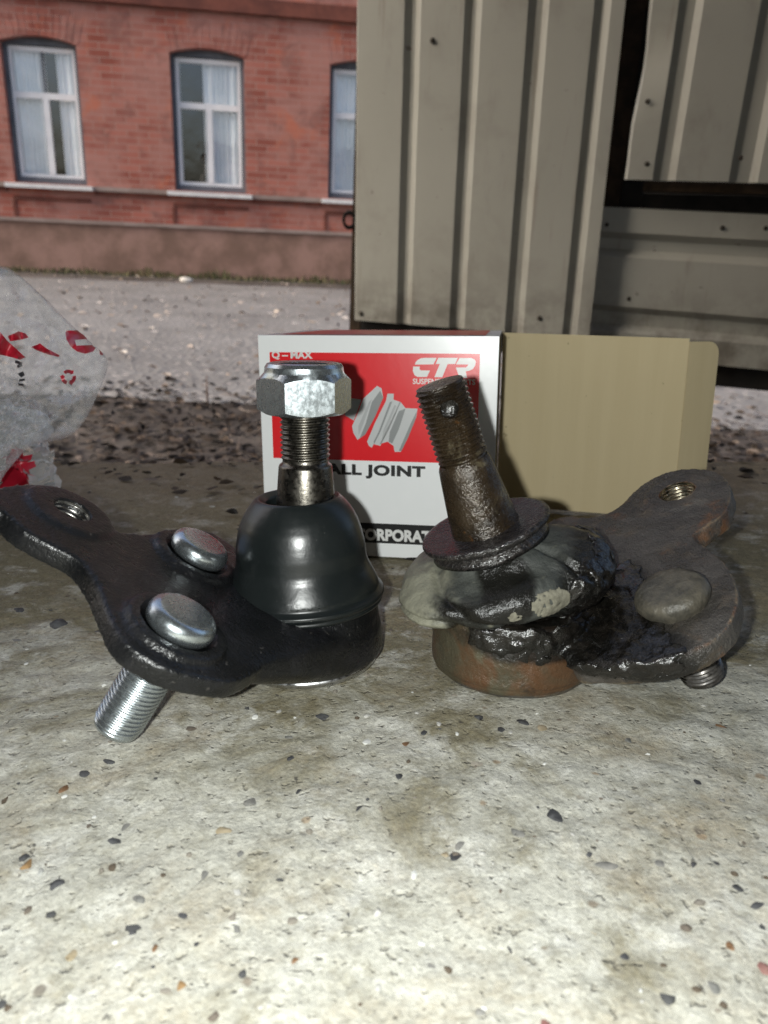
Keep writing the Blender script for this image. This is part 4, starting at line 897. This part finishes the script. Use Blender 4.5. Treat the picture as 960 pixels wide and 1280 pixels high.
# crumpled foot of the bag, resting on the slab
V, F = [], []; nu, nv = 70, 64
for j in range(nv + 1):
    for i in range(nu + 1):
        u_, t = i / nu, j / nv; x = -.272 + .104 * u_ + .016 * t + .008 * mnoise.noise((u_ * 4, t * 5, 1)); z = .0015 + .080 * (1 - t) * (1 - .35 * u_) + .008 * mnoise.noise((u_ * 5, t * 4, 7)) * (1 - t)
        rid = abs(mnoise.noise((u_ * 7, t * 6, 3))) * .030 + abs(mnoise.noise((u_ * 15, t * 13, 5))) * .012 + abs(mnoise.noise((u_ * 30, t * 30, 9))) * .005
        V.append((x, .350 + rid + .02 * (1 - t), max(.001, z + .012 * (abs(mnoise.noise((u_ * 9, t * 9, 21))) - .3) * (1 - .5 * t))))
F = [(j * (nu + 1) + i, j * (nu + 1) + i + 1, (j + 1) * (nu + 1) + i + 1, (j + 1) * (nu + 1) + i) for j in range(nv) for i in range(nu)]
FOOT = (np.array(V), F); BG.part('crumpled_foot', FOOT, FILM2, None, True, 9)
def bag_print(name, polys, mat):
    parts = []
    for P in polys:
        bm = bmesh.new(); bm.faces.new([bm.verts.new((x, y, 0)) for x, y in P]); bm.normal_update(); bmesh.ops.triangulate(bm, faces=bm.faces[:])
        for _ in range(3): bmesh.ops.subdivide_edges(bm, edges=[e for e in bm.edges if e.calc_length() > 3], cuts=1, use_grid_fill=True)
        bmesh.ops.triangulate(bm, faces=bm.faces[:]); bm.verts.index_update(); parts.append(([bag_pt(v_.co.x, v_.co.y, 1, .0007) for v_ in bm.verts], [tuple(q.index for q in f_.verts) for f_ in bm.faces])); bm.free()
    BG.part(name, join(*parts), mat, None, True)
b6 = lambda L: [(x / 6, 320 + y / 6) for x, y in L]
bag_print('red_print', [b6([(-120, 560), (0, 570), (60, 640), (190, 760), (150, 778), (90, 760), (0, 740), (-120, 745)]), b6([(60, 600), (140, 565), (190, 580), (215, 610), (170, 625), (75, 640)]), b6([(235, 682), (300, 655), (345, 690), (448, 745), (440, 758), (350, 735), (270, 705)]),
                        b6([(490, 575), (500, 560), (580, 557), (625, 590), (656, 622), (560, 628), (572, 672), (690, 668), (715, 690), (700, 715), (640, 733), (580, 718), (530, 680), (498, 625)]), b6([(745, 702), (775, 735), (768, 745), (750, 738)])], BAGRED)
def rec(cx, cy, r):
    out = []
    for k in range(3):
        a0 = radians(-90 + 120 * k); P = []
        for t in np.linspace(-.75, .55, 6): P.append((cx + r * cos(a0 + t), cy + r * sin(a0 + t)))
        P.append((cx + r * 1.2 * cos(a0 + .62), cy + r * 1.2 * sin(a0 + .62))); P.append((cx + r * .78 * cos(a0 + .95), cy + r * .78 * sin(a0 + .95))); P.append((cx + r * .42 * cos(a0 + .55), cy + r * .42 * sin(a0 + .55)))
        for t in np.linspace(.45, -.75, 5): P.append((cx + r * .55 * cos(a0 + t), cy + r * .55 * sin(a0 + t)))
        out.append(P)
    return out
bag_print('recycling_mark', rec(85.5, 471.5, 9.5), BAGRED)
bag_print('black_print', [[(19, 450), (28, 453), (27, 456), (19, 454)], [(21, 457), (27, 452.5), (28, 458), (22, 460)], [(22, 467), (29, 464), (31, 469), (26, 472)], [(24, 474), (31, 473), (31, 476), (24, 477)], [(23, 479), (30, 480), (29, 483), (23, 482)], [(27, 447), (22, 449), (23, 446)]], BAGBLK)
fv = FOOT[0]; sel = [(q) for q in F if abs((fv[q[0]][0] + .1800) / .0075) ** 2 + abs((fv[q[0]][2] - .0270) / .0100) ** 2 < 1]
ids = sorted({i for q in sel for i in q}); mp = {i: k for k, i in enumerate(ids)}
if sel: BG.part('red_print', (fv[ids] + np.array([0, -.0007, 0]), [tuple(mp[i] for i in q) for q in sel]), BAGRED)
bpy.context.view_layer.update()
